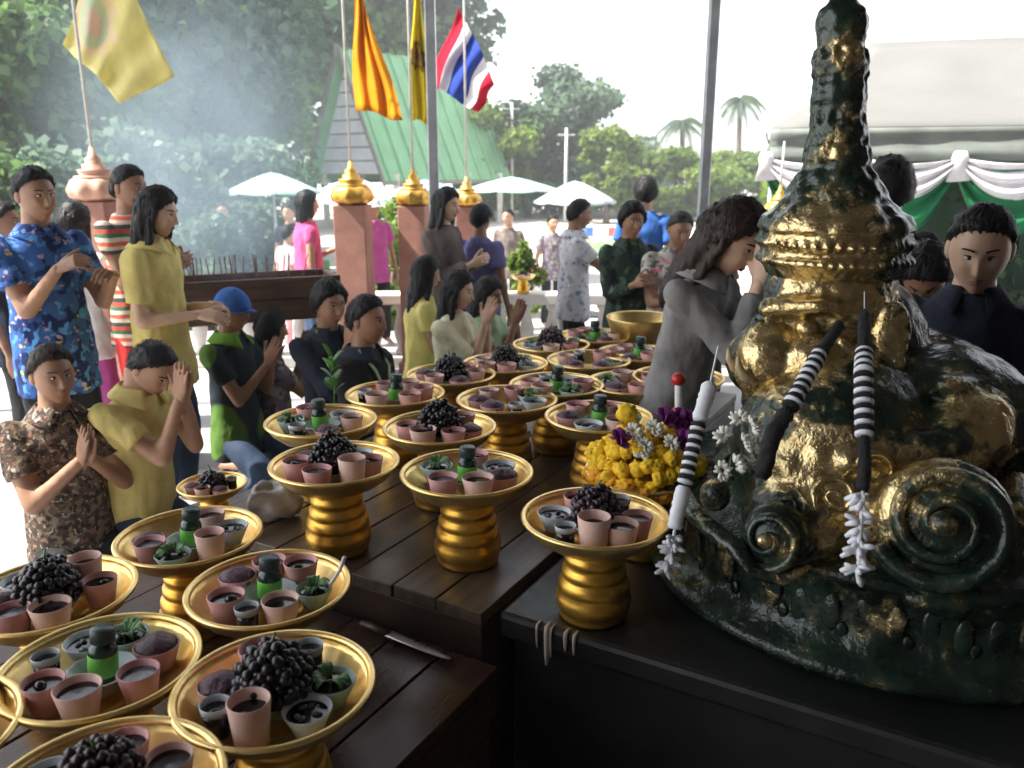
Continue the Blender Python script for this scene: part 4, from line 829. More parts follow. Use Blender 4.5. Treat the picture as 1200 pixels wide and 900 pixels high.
GOLD = [((-.42, -.17, .63), .085, .95), ((-.31, -.23, .62), .085, .95), ((-.38, -.18, .76), .05, .7), ((-.30, -.20, .80), .07, .6), ((-.36, -.36, .46), .09, .85), ((-.22, -.44, .43), .10, .8), ((-.08, -.42, .40), .09, .65), ((-.27, -.46, .31), .10, .6), ((-.12, -.22, .66), .07, .6),
        ((.02, -.36, .56), .08, .6), ((.06, -.34, .46), .06, .45), ((-.38, -.20, .90), .13, .9), ((-.26, -.2, .90), .10, .75), ((-.29, -.12, 1.13), .045, .95), ((-.27, -.1, 1.33), .05, .7), ((-.25, -.1, 1.20), .03, .5), ((-.14, -.66, .42), .035, 1.0), ((-.47, -.56, .33), .035, .9), ((-.25, -.55, .15), .05, 1.0), ((.08, -.58, .15), .05, .8), ((-.53, -.28, .16), .05, .8), ((-.44, -.38, .12), .03, .7), ((-.48, -.38, .42), .06, .6), ((-.36, -.48, .42), .07, .5), ((.22, -.40, .40), .03, .6), ((.10, -.38, .55), .07, .6), ((.0, -.42, .42), .07, .5), ((-.20, -.2, .72), .08, .6), ((-.16, -.52, .50), .05, .5)]
def gild(me, base=.0, off=(0, 0, 0)):
    n = len(me.vertices); co = np.empty(n*3); me.vertices.foreach_get('co', co); co = co.reshape(-1, 3)+np.array(off); a = np.full(n, base)
    for c, r, s in GOLD: a += s*np.exp(-((co-np.array(c))**2).sum(1)/(r*r))
    at_ = me.attributes.new('gold', 'FLOAT', 'POINT'); at_.data.foreach_set('value', np.clip(a, 0, 1.2).astype(np.float32))
def spart(name, mb, voxel=None, parent=st, base=0., amp=.0, sm_=3, subd=False):
    me = remesh(mb, voxel, sm_) if voxel else mb.mesh(name)
    if amp: crumple(me, amp, (14, 14, 14), 3)
    gild(me, base); return link(name, me, SM, parent)
# base drum: mouldings
pet = lambda a, k, z: 1+(.012*math.cos(a*28) if 5 <= k <= 9 else 0)
mb = MB(); mb.lathe([(.60, 0), (.632, .006), (.640, .022), (.632, .038), (.61, .046), (.600, .058), (.585, .066), (.575, .10), (.572, .16), (.580, .20), (.592, .212), (.604, .220), (.606, .236), (.596, .246), (.575, .250), (.54, .262), (.3, .30), (0, .31)], 120, wob=pet)
spart('base_drum', mb)
# relief lumps on the drum
mb = MB(); g = random.Random(5)
for k in range(34):
    a = -math.pi*.95+k*(math.pi*1.25/34); r = .574; z = .13; T = Matrix.Rotation(a, 3, 'Z')
    mb.ell((r*math.cos(a), r*math.sin(a), z+g.uniform(-.01, .01)), (.007, .022, .045), T, 10, 8); mb.ell((r*math.cos(a+.045), r*math.sin(a+.045), .095), (.005, .014, .018), T, 8, 6)
spart('lotus_relief', mb)
# body
mb = MB()
mb.ell((.04, .03, .30), (.31, .32, .37), nu=28, nv=18); mb.ell((-.02, -.02, .24), (.47, .46, .20), nu=28, nv=18)
mb.ell((-.24, -.20, .40), (.25, .23, .25), nu=24, nv=16); mb.ell((-.14, -.03, .62), (.17, .16, .20), nu=20, nv=14)
mb.ell((.03, -.14, .46), (.24, .21, .20), nu=20, nv=14); mb.ell((-.36, -.34, .30), (.14, .14, .11))
mb.caps((.02, -.30, .50), (-.22, -.42, .34), .095, .075, 16); mb.caps((-.22, -.42, .34), (-.40, -.33, .42), .072, .05, 16)
mb.ell((.20, -.2, .26), (.2, .24, .18)); mb.caps((-.05, -.30, .60), (.16, -.24, .58), .028, .02); mb.caps((-.30, -.42, .46), (-.06, -.41, .50), .02, .02)
for k_, (za, rr_) in enumerate(((.50, .30), (.545, .29), (.585, .27))):
    pts = [Vector((-.16+rr_*1.02*math.cos(a_), -.13+rr_*1.0*math.sin(a_), za-.10*math.cos(a_+2.2))) for a_ in [math.pi*(1.0+.85*q_/16) for q_ in range(17)]]; mb.loft(pts, [.014]*17, (0, 0, 1), 8)
bod = spart('body', mb, .010, amp=.004, sm_=4)
from mathutils.bvhtree import BVHTree
bv = BVHTree.FromPolygons([v.co.copy() for v in bod.data.vertices], [tuple(p.vertices) for p in bod.data.polygons])
g = random.Random(12)
for k_ in range(14):
    a_ = g.uniform(math.pi*.95, math.pi*1.72); z_ = g.uniform(.28, .52); q_ = Vector((math.cos(a_), math.sin(a_), 0))
    hit = bv.ray_cast(Vector((0, -.05, z_))+q_*1.2, -q_)
    if hit[0] is None: continue
    p_, n_ = hit[0], hit[1]; X_ = Vector((0, 0, 1)).cross(n_).normalized(); Y_ = n_.cross(X_); r_ = g.uniform(.030, .055); sg = g.choice((-1, 1)); ph = g.random()*6; mb = MB(); pts = []; rad = []
    for i_ in range(34):
        f_ = i_/33; an = ph+sg*f_*9.2; rr_ = r_*(1-.86*f_); q2 = p_+X_*rr_*math.cos(an)+Y_*rr_*math.sin(an); h2 = bv.find_nearest(q2); pts.append(h2[0]+h2[1]*.003); rad.append(.0085*(1-.5*f_))
    tail = bv.find_nearest(pts[0]+Y_*(-sg)*math.cos(ph)*.05+X_*sg*math.sin(ph)*.05-Vector((0, 0, .02))); pts.insert(0, tail[0]); rad.insert(0, .003)
    mb.loft(pts, rad, n_, 7); spart('relief_curl', mb, parent=bod)
# head: brows, cheeks, muzzle
mb = MB()
mb.ell((-.23, -.04, .75), (.165, .155, .18), nu=28, nv=18); mb.ell((-.395, -.115, .61), (.082, .085, .105), nu=20, nv=14); mb.ell((-.305, -.165, .60), (.085, .08, .10), nu=20, nv=14)
mb.ell((-.40, -.05, .60), (.08, .08, .09)); mb.ell((-.40, -.10, .685), (.048, .042, .055)); mb.ell((-.36, -.10, .51), (.09, .09, .055))
mb.caps((-.405, -.11, .745), (-.30, -.185, .765), .026, .024); mb.caps((-.30, -.185, .765), (-.20, -.19, .735), .022, .014)
mb.ell((-.13, -.185, .69), (.045, .022, .085)); mb.ell((-.12, -.20, .60), (.03, .018, .05)); mb.caps((-.25, -.2, .68), (-.19, -.205, .62), .016, .02)
hd = spart('head', mb, .0065, base=.24, amp=.005, sm_=1)
mb = MB(); mb.ell((-.325, -.168, .705), (.030, .026, .026)); spart('eye', mb, parent=hd, base=.4)
ivory = M('fang_ivory', (.45, .36, .2), .45, var=.15)
for s in (-.17, -.08):
    mb = MB(); mb.loft([(-.44, s, .575), (-.468, s-.006, .59), (-.485, s-.008, .615), (-.488, s-.008, .64)], [.014, .013, .009, .003], seg=10); mb.build('fang', ivory, hd)
# crown: lathe from the outline
def cz(y): return 1.7+2.0*(-.257+.966*(450-y)/960)-S0.z
prof = [(0, -40, 8), (0, -25, 13), (0, -10, 17), (0, 0, 17), (0, 10, 16), (0, 16, 20), (0, 22, 28), (0, 32, 31), (0, 45, 30), (0, 58, 28), (0, 68, 27), (0, 78, 28), (0, 84, 34), (0, 92, 34), (0, 96, 29), (0, 108, 29), (0, 114, 33), (0, 130, 33), (0, 140, 31), (0, 150, 34), (0, 165, 36), (0, 172, 35), (0, 185, 40), (0, 198, 43), (0, 205, 46), (0, 215, 50), (0, 225, 56), (0, 234, 62), (0, 240, 70), (0, 247, 76), (0, 252, 84), (0, 262, 89), (0, 268, 90), (0, 272, 86), (0, 276, 89), (0, 290, 88), (0, 296, 86), (0, 300, 90), (0, 308, 90), (0, 313, 84), (0, 325, 78)]
P = [(hw*.00208*(.88 if y < 200 else .96), cz(y)) for _, y, hw in reversed(prof)]
mb = MB(); nP = len(P)
def wobc(a, k, z):
    y = prof[nP-1-k][1]
    if y < 15: return 1+.02*math.cos(a*8)
    if y < 80: return 1+.05*math.cos(a*8+(k % 2)*3.14)
    if y < 240: return 1+.055*math.cos(a*10+(k//2 % 2)*3.14)+.03*math.cos(a*4+.5)
    if y < 270: return 1+.025*math.cos(a*14)
    return 1+.018*math.cos(a*36)*(1 if k % 2 else -1)
mb.lathe(P, 96, wob=wobc)
def flame(r, z, h, n, wdt, ph=0):
    for k in range(n):
        a = 2*math.pi*k/n+ph; q = Vector((math.cos(a), math.sin(a), 0)); c = Vector((0, 0, z))
        mb.loft([c+q*(r-.012), c+q*(r-.008)+Vector((0, 0, h*.3)), c+q*(r-.009)+Vector((0, 0, h*.7)), c+q*(r-.006)+Vector((0, 0, h))], [(wdt*.8, .008), (wdt, .011), (wdt*.62, .009), (.004, .005)], Vector((-q.y, q.x, 0)), 8)
for i_, y_ in enumerate((192, 180, 168, 154, 140, 126, 112, 98, 84, 70, 58, 46)):
    rr_ = np.interp(y_, [p[1] for p in prof], [p[2] for p in prof])*.00208*.92; n_ = max(8, int(rr_*6.28/.036)); flame(rr_, cz(y_), .042, n_, .36*rr_*6.28/n_+.003, i_*.37)
for y_, nb in ((284, 44), (304, 52)):
    for k in range(nb): a_ = 6.283*k/nb; mb.ell((.181*math.cos(a_), .181*math.sin(a_), cz(y_)), (.009, .009, .010), None, 8, 6)
zb = cz(300); mb.v = [(x-.23-.04*max(0, z-zb)/.6, y-.04, z) for x, y, z in mb.v]
cr = spart('crown', mb, .0055, base=.0, amp=.004, sm_=3)
# scrolls
def scroll(c, r, nrm, turns, ph, name, w0=.03):
    c = Vector(c)-Vector(S0); n = Vector(nrm).normalized(); X = Vector((0, 0, 1)).cross(n).normalized(); Y = n.cross(X); mb = MB(); pts = []; rad = []
    N = 90
    for i in range(N+1):
        s = i/N; a = ph+turns*2*math.pi*s; rr = r*(1-.80*s)-.005; pts.append(c+X*(rr*math.cos(a))+Y*(rr*math.sin(a))+n*(.012+.03*s)); wv = w0*(1-.62*s); rad.append((wv*1.0, wv*.62))
    mb.loft(pts, rad, n, 12); o = spart(name, mb, base=.0)
    mb = MB(); mb.loft([p+(p-c).normalized()*0+n*(rad[i][1]*.55) for i, p in enumerate(pts)], [w0*.16]*(N+1), n, 8); spart('scroll_bead', mb, parent=o, base=.30)
    mb = MB(); rot = Matrix((X, Y, n)).transposed(); mb.ell(c-n*.02, (r*.97, r*.97, .055), rot, 28, 12); spart('scroll_backing', mb, parent=o)
    mb = MB(); mb.ell(c+n*.05, (r*.2, r*.2, r*.22), rot, 18, 12); spart('scroll_boss', mb, parent=o, base=.35)
    return c, X, Y, n
scroll(at(1105, 612, 1.66), .136, (-.42, -.82, .30), 2.1, R(-150), 'scroll', .036)
scroll(at(905, 630, 1.75), .078, (-.55, -.75, .22), 1.7, R(200), 'scroll', .022)
mb = MB(); pp = [at(800, 575, 1.95), at(815, 605, 1.88), at(840, 625, 1.82), at(862, 640, 1.76), at(880, 668, 1.735), at(915, 678, 1.72), at(950, 664, 1.71)]
mb.loft([p-Vector(S0) for p in pp], [(.014, .02), (.018, .022), (.018, .024), (.016, .022), (.014, .02), (.012, .018), (.008, .012)], (0, 0, 1), 10); spart('scroll_tail', mb, base=.2)
mb = MB(); pp = [at(1185, 560, 1.85), at(1190, 620, 1.78), at(1175, 680, 1.72), at(1120, 705, 1.68), at(1060, 700, 1.68)]
mb.loft([p-Vector(S0) for p in pp], [.03, .036, .034, .028, .012], (0, 0, 1), 12); spart('scroll_tail', mb, base=.15)
for p_, r_ in (((838, 580, 1.88), .035), ((1160, 645, 1.70), .03)): mb = MB(); mb.ell(at(*p_)-Vector(S0), (r_, r_, r_*1.1)); spart('boss_knob', mb, base=.3)

# ------------------------------------------------------------------ black and white garlands on the statue
g_black = M('garland_black', (.008, .008, .010), .8, var=.5, scale=60, bmp=.9, bscale=220, bdist=.005); g_white = M('garland_white', (.72, .74, .80), .65, var=.08, scale=30)
def garland(label, path, segs):
    """path: list of (px, py, depth); segs: list of (kind, t0, t1, radius)"""
    t = empty('garland', at(*path[0]), 0, label, 'garland', 'black and white garlands on the statue'); o0_ = at(*path[0]); W = [at(*p)-o0_ for p in path]
    L = [0]
    for i in range(1, len(W)): L.append(L[-1]+(W[i]-W[i-1]).length)
    def pt(s):
        s *= L[-1]
        for i in range(1, len(W)):
            if s <= L[i] or i == len(W)-1: return W[i-1].lerp(W[i], min(1, (s-L[i-1])/(L[i]-L[i-1]+1e-9)))
    g = random.Random(len(path))
    for kind, a, b, r in segs:
        if kind == 'stripe':
            n = max(4, int((b-a)*L[-1]/.0105)); 
            for i in range(n):
                p, q = pt(a+(b-a)*i/n), pt(a+(b-a)*(i+.86)/n); mb = MB(); rr = r*g.uniform(.94, 1.06); mb.loft([p, p.lerp(q, .2), p.lerp(q, .8), q], [rr*.8, rr, rr, rr*.8], (1, 0, 0), 14); mb.build('ring', g_white if i % 2 else g_black, t)
        elif kind == 'tassel':
            n = 46; mb = MB()
            for i in range(n):
                p = pt(a+(b-a)*g.random()); d = Vector((g.gauss(0, 1), g.gauss(0, .7), g.gauss(-.4, .6))).normalized(); q = p+d*r*g.uniform(.5, 1.1); mb.loft([p, p.lerp(q, .6), q], [.003, .0062, .0035], (1, 0, 0), 6)
            mb.build('petal_tassel', g_white, t)
        else:
            n = 14; mb = MB(); mb.loft([pt(a+(b-a)*i/n) for i in range(n+1)], [r*(.75 if i in (0, n) else 1)*g.uniform(.92, 1.08) for i in range(n+1)], (1, 0, 0), 16); o = mb.build({'black': 'black_strand', 'white': 'white_strand', 'string': 'thread'}[kind], g_black if kind == 'black' else g_white, t)
            if kind == 'black': crumple(o.data, r*.28, (120, 120, 120))
garland('black garland with white ringed middle slung across the statue chest', [(985, 380, 1.83), (960, 415, 1.74), (930, 470, 1.66), (905, 510, 1.63), (893, 560, 1.64)], [('black', 0, .26, .012), ('stripe', .27, .66, .0175), ('black', .67, 1, .017)])
garland('black garland with white ringed middle hanging straight down to a white tassel', [(1013, 318, 1.86), (1013, 385, 1.72), (1012, 440, 1.60), (1013, 545, 1.53), (1010, 600, 1.50), (1004, 672, 1.49)], [('string', .1, .22, .0012), ('black', .2, .37, .012), ('stripe', .37, .66, .018), ('black', .66, .8, .012), ('string', .8, .96, .004), ('tassel', .80, 1, .034)])
garland('white garland with black rings hanging beside the marigolds from the statue mouth', [(842, 405, 1.97), (832, 450, 1.94), (820, 490, 1.91), (805, 555, 1.87), (793, 605, 1.85), (788, 640, 1.84), (780, 668, 1.84)], [('string', 0, .2, .0025), ('white', .18, .36, .018), ('stripe', .37, .64, .0175), ('white', .65, .83, .017), ('string', .83, .95, .004), ('tassel', .86, 1, .03)])
for i, (px, py, d) in enumerate(((848, 512, 1.86), (872, 520, 1.84), (862, 545, 1.83), (845, 552, 1.85), (880, 500, 1.83), (866, 492, 1.86))):
    o = link('jasmine', fl_me3, wflower); o.location = at(px, py, d-.03); s = .028; o.scale = (s,)*3; o.rotation_euler = (1.2, rnd.gauss(0, .3), rnd.random()*6); tag(o, 'white jasmine cluster tucked beside the black garland on the statue', 'flower', 'jasmine clusters on the statue')
# ================================================================== PEOPLE
def gs(x, s): return math.exp(-(x/s)**2)
def head_pt(d, fem=0.):
    x, y, z = d; s = max(0., -z); px = .074*x*(1-.24*s**1.4); py = .094*y; pz = .113*z
    if y < 0: py *= 1-.30*s
    elif z < 0: py *= 1+.05*s
    dr = 0.
    if y > 0:
        ax = abs(x); t = (.22-z)/.44; gx = gs(x, .085+.05*max(0, min(1, t)))
        if 0 < t <= 1: dr += .023*t**1.3*gx
        elif t > 1: dr += .023*gs(t-1, .13)*gx
        dr -= .0085*gs(ax-.36, .15)*gs(z-.10, .10)
        dr += .0035*gs(z-.26, .07)*gs(ax-.3, .25)+.0045*gs(ax-.52, .2)*gs(z+.16, .2)
        dr += .006*gs(z+.43, .05)*gs(x, .22)+.0065*gs(z+.53, .05)*gs(x, .2)-.003*gs(z+.62, .05)*gs(x, .25)
        dr += .008*gs(z+.82, .13)*gs(x, .26)
    return Vector((px, py, pz))+Vector(d)*dr
def sph(s, th):
    ph = math.pi*(.42*s+.58*s**3); return Vector((math.cos(th)*math.sin(ph), math.cos(th)*math.cos(ph), math.sin(th)))
def head_grid(mb, fn, nu=54, nv=40):
    V = []; Fc = []
    for j in range(nv+1):
        th = -math.pi/2+math.pi*j/nv
        for i in range(nu): V.append(fn(sph(-1+2*i/nu, th)))
    for j in range(nv):
        for i in range(nu):
            k = (i+1) % nu; Fc.append((j*nu+i, (j+1)*nu+i, (j+1)*nu+k, j*nu+k)[::-1])
    mb.add(V, Fc)
def sstep(a, b, x): t = max(0., min(1., (x-a)/(b-a))); return t*t*(3-2*t)
HEAD = MB(); head_grid(HEAD, head_pt)
for sx in (-1, 1): HEAD.ell((sx*.074, -.008, .0), (.010, .018, .029), Matrix.Rotation(sx*.35, 3, 'Z'), 12, 8)
HV = [Vector(v) for v in HEAD.v]
def hairfn(style, seed):
    thick = {'short': .016, 'long': .020, 'bob': .022, 'tied': .013, 'cap': .010, 'full': .024}[style]
    def f(d):
        fr = {'short': -.08, 'long': .0, 'bob': .03, 'tied': -.05, 'cap': -.08, 'full': -.01}[style]
        s = .9*d.z-.75*d.y+fr-(.10*abs(d.x) if style in ('short', 'tied') else -.12*abs(d.x))+.09*noise.noise(Vector((d.x*9+seed, d.y*9, d.z*4)))+(.10*gs(abs(d.x)-.93, .16)*gs(d.z+.05, .3) if style != 'tied' else 0); m = sstep(-.06, .12, s)
        n = noise.noise(Vector((d.x*5+seed, d.y*5, d.z*3)))*.35+noise.noise(Vector((d.x*22+seed, d.y*22, d.z*6)))*.35
        return head_pt(d)+Vector((d.x, d.y, d.z))*((thick*(1+n)+.004*d.z)*m-.014*(1-m))
    return f
def ik(S, T, l1, l2, hint):
    d = T-S; L = min(d.length, (l1+l2)*.995); u = d.normalized(); T = S+u*L
    a = (l1*l1-l2*l2+L*L)/(2*L); h = math.sqrt(max(1e-6, l1*l1-a*a)); hh = hint-u*hint.dot(u); hh.normalize()
    return S+u*a+hh*h, T
def hand(mb, wr, d, n, side, k, curl=12, spread=1.):
    """wr wrist, d finger direction, n palm normal, side = thumb direction"""
    d = d.normalized(); n = (n-d*n.dot(d)).normalized(); a = side-d*side.dot(d)-n*side.dot(n); a.normalize()
    mb.loft([wr-d*.02*k, wr+d*.015*k, wr+d*.05*k, wr+d*.088*k], [(.024*k, .018*k), (.030*k, .017*k), (.039*k, .014*k), (.038*k, .011*k)], a, 12)
    for i, (o, ln) in enumerate(((.030, .070), (.010, .079), (-.010, .074), (-.029, .058))):
        p = wr+d*(.084 if i < 3 else .078)*k+a*o*k; dd = (d+a*o*1.6*spread).normalized(); c = R(curl)
        for j, f in enumerate((.42, .32, .26)):
            dd = (dd*math.cos(c)+n*math.sin(c)).normalized(); q = p+dd*ln*f*k; mb.caps(p, q, (.0088-.001*j)*k, (.0082-.001*j)*k, 8); p = q
    p = wr+d*.022*k+a*.026*k; dd = (d*.75+a*.65+n*.25).normalized()
    for j, f in enumerate((.036, .030, .024)):
        q = p+dd*f*k; mb.caps(p, q, (.012-.0015*j)*k, (.0105-.0015*j)*k, 8); p = q; dd = (dd*.95+d*.28+n*.1).normalized()
PN = [0]
def person(label, head, face, pose='stand', H=1.62, lean=0, hp=0, hy=0, hr=0, aL='down', aR='down', shirt=None, sleeve=.6, pants=None, skin=0, hair='short', hm=None, build=.9, vox=.015, collar=None, untuck=.09, lanyard=None, capm=None, pz=None, elbow=.45, group=None, k=None, zg=0.):
    PN[0] += 1; seed = PN[0]*3.1; T3 = at(*head); T3.z -= zg; hm = hm or hair_black; sk = skins[skin]; rz = -R(face)
    for it in range(3):
        p_z = .52*H if pose == 'stand' else (pz if pz is not None else .30*H)
        P0 = Vector((0, 0, p_z)); l = R(lean); T = Vector((0, math.sin(l), math.cos(l))); B = Vector((0, math.cos(l), -math.sin(l)))
        N = P0+T*.325*H; hrot = Matrix.Rotation(R(hy), 3, 'Z') @ Matrix.Rotation(-R(hp)-l*.5, 3, 'X') @ Matrix.Rotation(R(hr), 3, 'Y')
        HC = N+hrot @ Vector((0, .017*H, .073*H)); 
        if pose == 'stand': H *= T3.z/HC.z
        else: pz = p_z+T3.z-HC.z
    kk = (k or 1.)*H/1.62*.93
    rot = Matrix.Rotation(rz, 3, 'Z'); off = rot @ HC
    t = empty('person', (T3.x-off.x, T3.y-off.y, zg), rz, label, 'person', group)
    h = H; bw = build
    # torso
    def torso(e, t0, tops):
        S = [(-.07, .088, .070), (-.03, .094, .070), (.03, .093, .066), (.10, .083, .060), (.17, .090, .064), (.225, .098, .066), (.26, .096, .058), (.285, .078, .050), (.303, .050, .042), (.33, .034, .036), (.375, .032, .035)]
        S = [s for s in S if t0-1e-6 <= s[0] <= tops+1e-6]; return [P0+T*(s[0]*h)+B*(.006*h) for s in S], [(s[1]*h*bw+e, s[2]*h*bw*1.02+e) for s in S]
    sh = [P0+T*.272*h+Vector((sx*.103*h*bw, 0, 0)) for sx in (-1, 1)]
    l1, l2 = .172*h, .152*h; arms = []
    for i, (sx, sp) in enumerate(((-1, aL), (1, aR))):
        fd, pn, sd_ = None, None, None; cu = 14
        if sp == 'down': tg = sh[i]+Vector((sx*.05*h, .03*h, -.31*h)); fd = Vector((0, .15, -1)); pn = Vector((-sx, 0, 0)); sd_ = Vector((0, 1, 0)); hn = Vector((sx*.4, -1, 0))
        elif sp[0] == 'pray':
            c = N+B*sp[1]*h+T*sp[2]*h; tg = c+Vector((sx*.016*kk, 0, 0)); ti = R(sp[3] if len(sp) > 3 else 20); fd = Vector((0, math.sin(ti), math.cos(ti))); pn = Vector((-sx, 0, 0)); sd_ = Vector((0, -math.cos(ti), math.sin(ti))); hn = Vector((sx*.75*elbow, -.2, -1)); cu = 2
        else:
            tg = N+Vector((sx*sp[1][0]*h, 0, 0))+B*sp[1][1]*h+T*sp[1][2]*h; fd = Vector(sp[2]); fd.x *= sx; pn = Vector(sp[3]); pn.x *= sx; sd_ = Vector((0, .3, 1)) if abs(pn.z) < .6 else Vector((-sx, .2, 0)); hn = Vector((sx*.6*elbow, -.5, -1)); cu = sp[4] if len(sp) > 4 else 25
        el, wr = ik(sh[i], tg, l1, l2, hn); arms.append((sh[i], el, wr, fd, pn, sd_, cu))
    # legs
    legs = []
    for sx in (-1, 1):
        hip = P0+Vector((sx*.052*h, 0, -.02*h))
        if pose == 'stand': kn_ = Vector((sx*.058*h, .02*h, .285*h)); an = Vector((sx*.060*h, -.01*h, .045*h)); toe = an+Vector((sx*.015*h, .11*h, -.025*h))
        else:
            dz = hip.z-.075; fw = math.sqrt(max(.0004, (.245*h)**2-dz*dz)) if dz < .245*h else .02
            kn_ = Vector((sx*.085*h, fw, .065)); an = kn_+Vector((-sx*.02*h, -.235*h, -.012)); toe = an+Vector((0, -.10*h, -.02))
        legs.append((hip, kn_, an, toe))
    mb = MB(); c, r = torso(0, -.07, .375); mb.loft(c, r, (1, 0, 0), 20)
    nk = HC+hrot @ Vector((0, -.012, -.045))*kk; mb.caps(N-T*.01*h, nk, .036*h*min(bw, 1.1), .034*h, 14)
    for (s, e, w_, *_r) in arms: mb.caps(s, e, .031*h*bw, .0235*h*bw, 12); mb.caps(e, w_, .0235*h*bw, .0155*h, 12)
    for (a, b_, c_, d_) in legs: mb.caps(a, b_, .050*h*bw, .034*h, 12); mb.caps(b_, c_, .034*h, .022*h, 12); mb.caps(c_, d_, .022*h, .016*h, 10)
    bm_ = remesh(mb, vox, 4); out = MB(); mesh_to_mb(out, bm_); bpy.data.meshes.remove(bm_)
    out.add([HC+hrot @ (v*kk) for v in HV], HEAD.f)
    mb = MB()
    for (s, e, w_, fd, pn, sd_, cu) in arms: hand(mb, w_, fd, pn, sd_, kk, cu)
    hm_ = remesh(mb, .0052, 2, .4); mesh_to_mb(out, hm_); bpy.data.meshes.remove(hm_)
    body = out.build('body', sk, t)
    place = lambda v: HC+hrot @ (v*kk)
    # face
    for sx in (-1, 1):
        d = Vector((sx*.36, .92, .095)).normalized(); p = head_pt(d)+Vector((0, -.0015, 0)); mb = MB(); ya = Matrix.Rotation(-sx*.28, 3, 'Z'); RR = hrot @ ya
        mb.ell(place(p), (.0145*kk, .007*kk, .0058*kk), RR, 12, 8); mb.cur = 1; mb.ell(place(p+Vector((-sx*.0005, .0042, .0002))), (.0062*kk, .004*kk, .0056*kk), RR, 10, 8); mb.ell(place(p+Vector((0, .001, .0052))), (.0155*kk, .007*kk, .0022*kk), RR, 10, 6)
        mb.build('eye', [eye_white, eye_dark], t)
        mb = MB(); pts = []
        for i in range(6):
            q = i/5; d = Vector((sx*(.17+.42*q), 0, .265+.05*math.sin(q*2.2)-.03*q)); d.y = math.sqrt(max(.05, 1-d.x**2-d.z**2)); pts.append(place(head_pt(d)+d*.0005))
        mb.loft(pts, [(.0018*kk, .0027*kk)]*5+[(.001, .0015)], hrot @ Vector((0, 1, 0)), 8); mb.build('eyebrow', hm, t)
    mb = MB()
    for z0, rr in ((-.432, .0050), (-.505, .0062)):
        pts = []
        for i in range(9):
            x = -.25+.5*i/8; d = Vector((x, 0, z0+.035*(x/.25)**2*(1 if z0 < -.47 else -.7))); d.y = math.sqrt(1-d.x**2-d.z**2); pts.append(place(head_pt(d)-d*.001))
        mb.loft(pts, [(rr*kk*(1-.65*abs(i-4)/4), rr*.8*kk*(1-.6*abs(i-4)/4)) for i in range(9)], hrot @ Vector((0, 0, 1)), 8)
    mb.build('lips', lip, t)
    # hair
    mb = MB(); head_grid(mb, lambda d: place(hairfn(hair, seed)(d)), 48, 34)
    if hair in ('long', 'bob'):
        Ln = {'long': .30, 'bob': .17, 'full': .24}[hair]
        m2 = MB(); m2.loft([place(Vector(p)) for p in ((0, -.022, .06), (0, -.032, -.02), (0, -.05, -.5*Ln), (0, -.062, -.8*Ln), (0, -.066, -Ln), (0, -.068, -Ln-.03))], [(.082*kk, .080*kk), (.091*kk, .076*kk), (.094*kk, .060*kk), (.088*kk, .048*kk), (.062*kk, .032*kk), (.02*kk, .012*kk)], hrot @ Vector((1, 0, 0)), 28)
        for sx in (-1, 1): m2.caps(place(Vector((sx*.079, .025, .03))), place(Vector((sx*.084, .012, -.62*Ln))), .017*kk, .020*kk, 10)
        me = remesh(m2, .009, 2); crumple(me, .010, (48, 48, 4), seed); mesh_to_mb(mb, me); bpy.data.meshes.remove(me)
    if hair == 'tied': mb.ell(place(Vector((0, -.108, -.02))), (.034*kk, .032*kk, .036*kk), None, 14, 10)
    hf = hairfn(hair, seed); g = random.Random(PN[0]); cw = Vector((0, -.35, .94))
    for i in range(800):
        d = Vector((g.gauss(0, 1), g.gauss(-.25, 1), g.gauss(.35, .8))).normalized(); p0 = hf(d)
        if (p0-head_pt(d)).dot(d) < .006: continue
        tg = d-cw; tg = tg-d*tg.dot(d)
        if tg.length < .05: continue
        tg.normalize(); tg = (tg+Vector((g.gauss(0, .25), g.gauss(0, .25), -.25))).normalized(); d1 = (d+tg*.17).normalized(); d2 = (d+tg*.34).normalized(); sdv = d.cross(tg).normalized()*g.uniform(.0014, .0032)
        q0, q1, q2 = p0-d*.003, hf(d1)+d1*g.uniform(.001, .008), hf(d2)+d2*g.uniform(-.003, .011)
        mb.add([place(q0-sdv), place(q0+sdv), place(q1+sdv), place(q1-sdv), place(q2)], [(0, 1, 2, 3), (3, 2, 4)])
    mb.build('hair', hm, t)
    if capm:
        mb = MB(); head_grid(mb, lambda d: place(head_pt(d)+d*(.020*sstep(.12, .22, d.z)-.012*(1-sstep(.12, .22, d.z)))), 40, 30); cp_ = mb.build('cap', capm, t)
        mb = MB(); mb.grid(lambda u, v: place(Vector(((u-.5)*.15*(1-.25*v*v), .082-.06*(2*u-1)**2*(1-.2*v)+.075*v*(1-.55*(2*u-1)**2), .038-.020*v-.018*(2*u-1)**2))), 12, 6); o = mb.build('brim', capm, cp_); o.modifiers.new('s', 'SOLIDIFY').thickness = .004
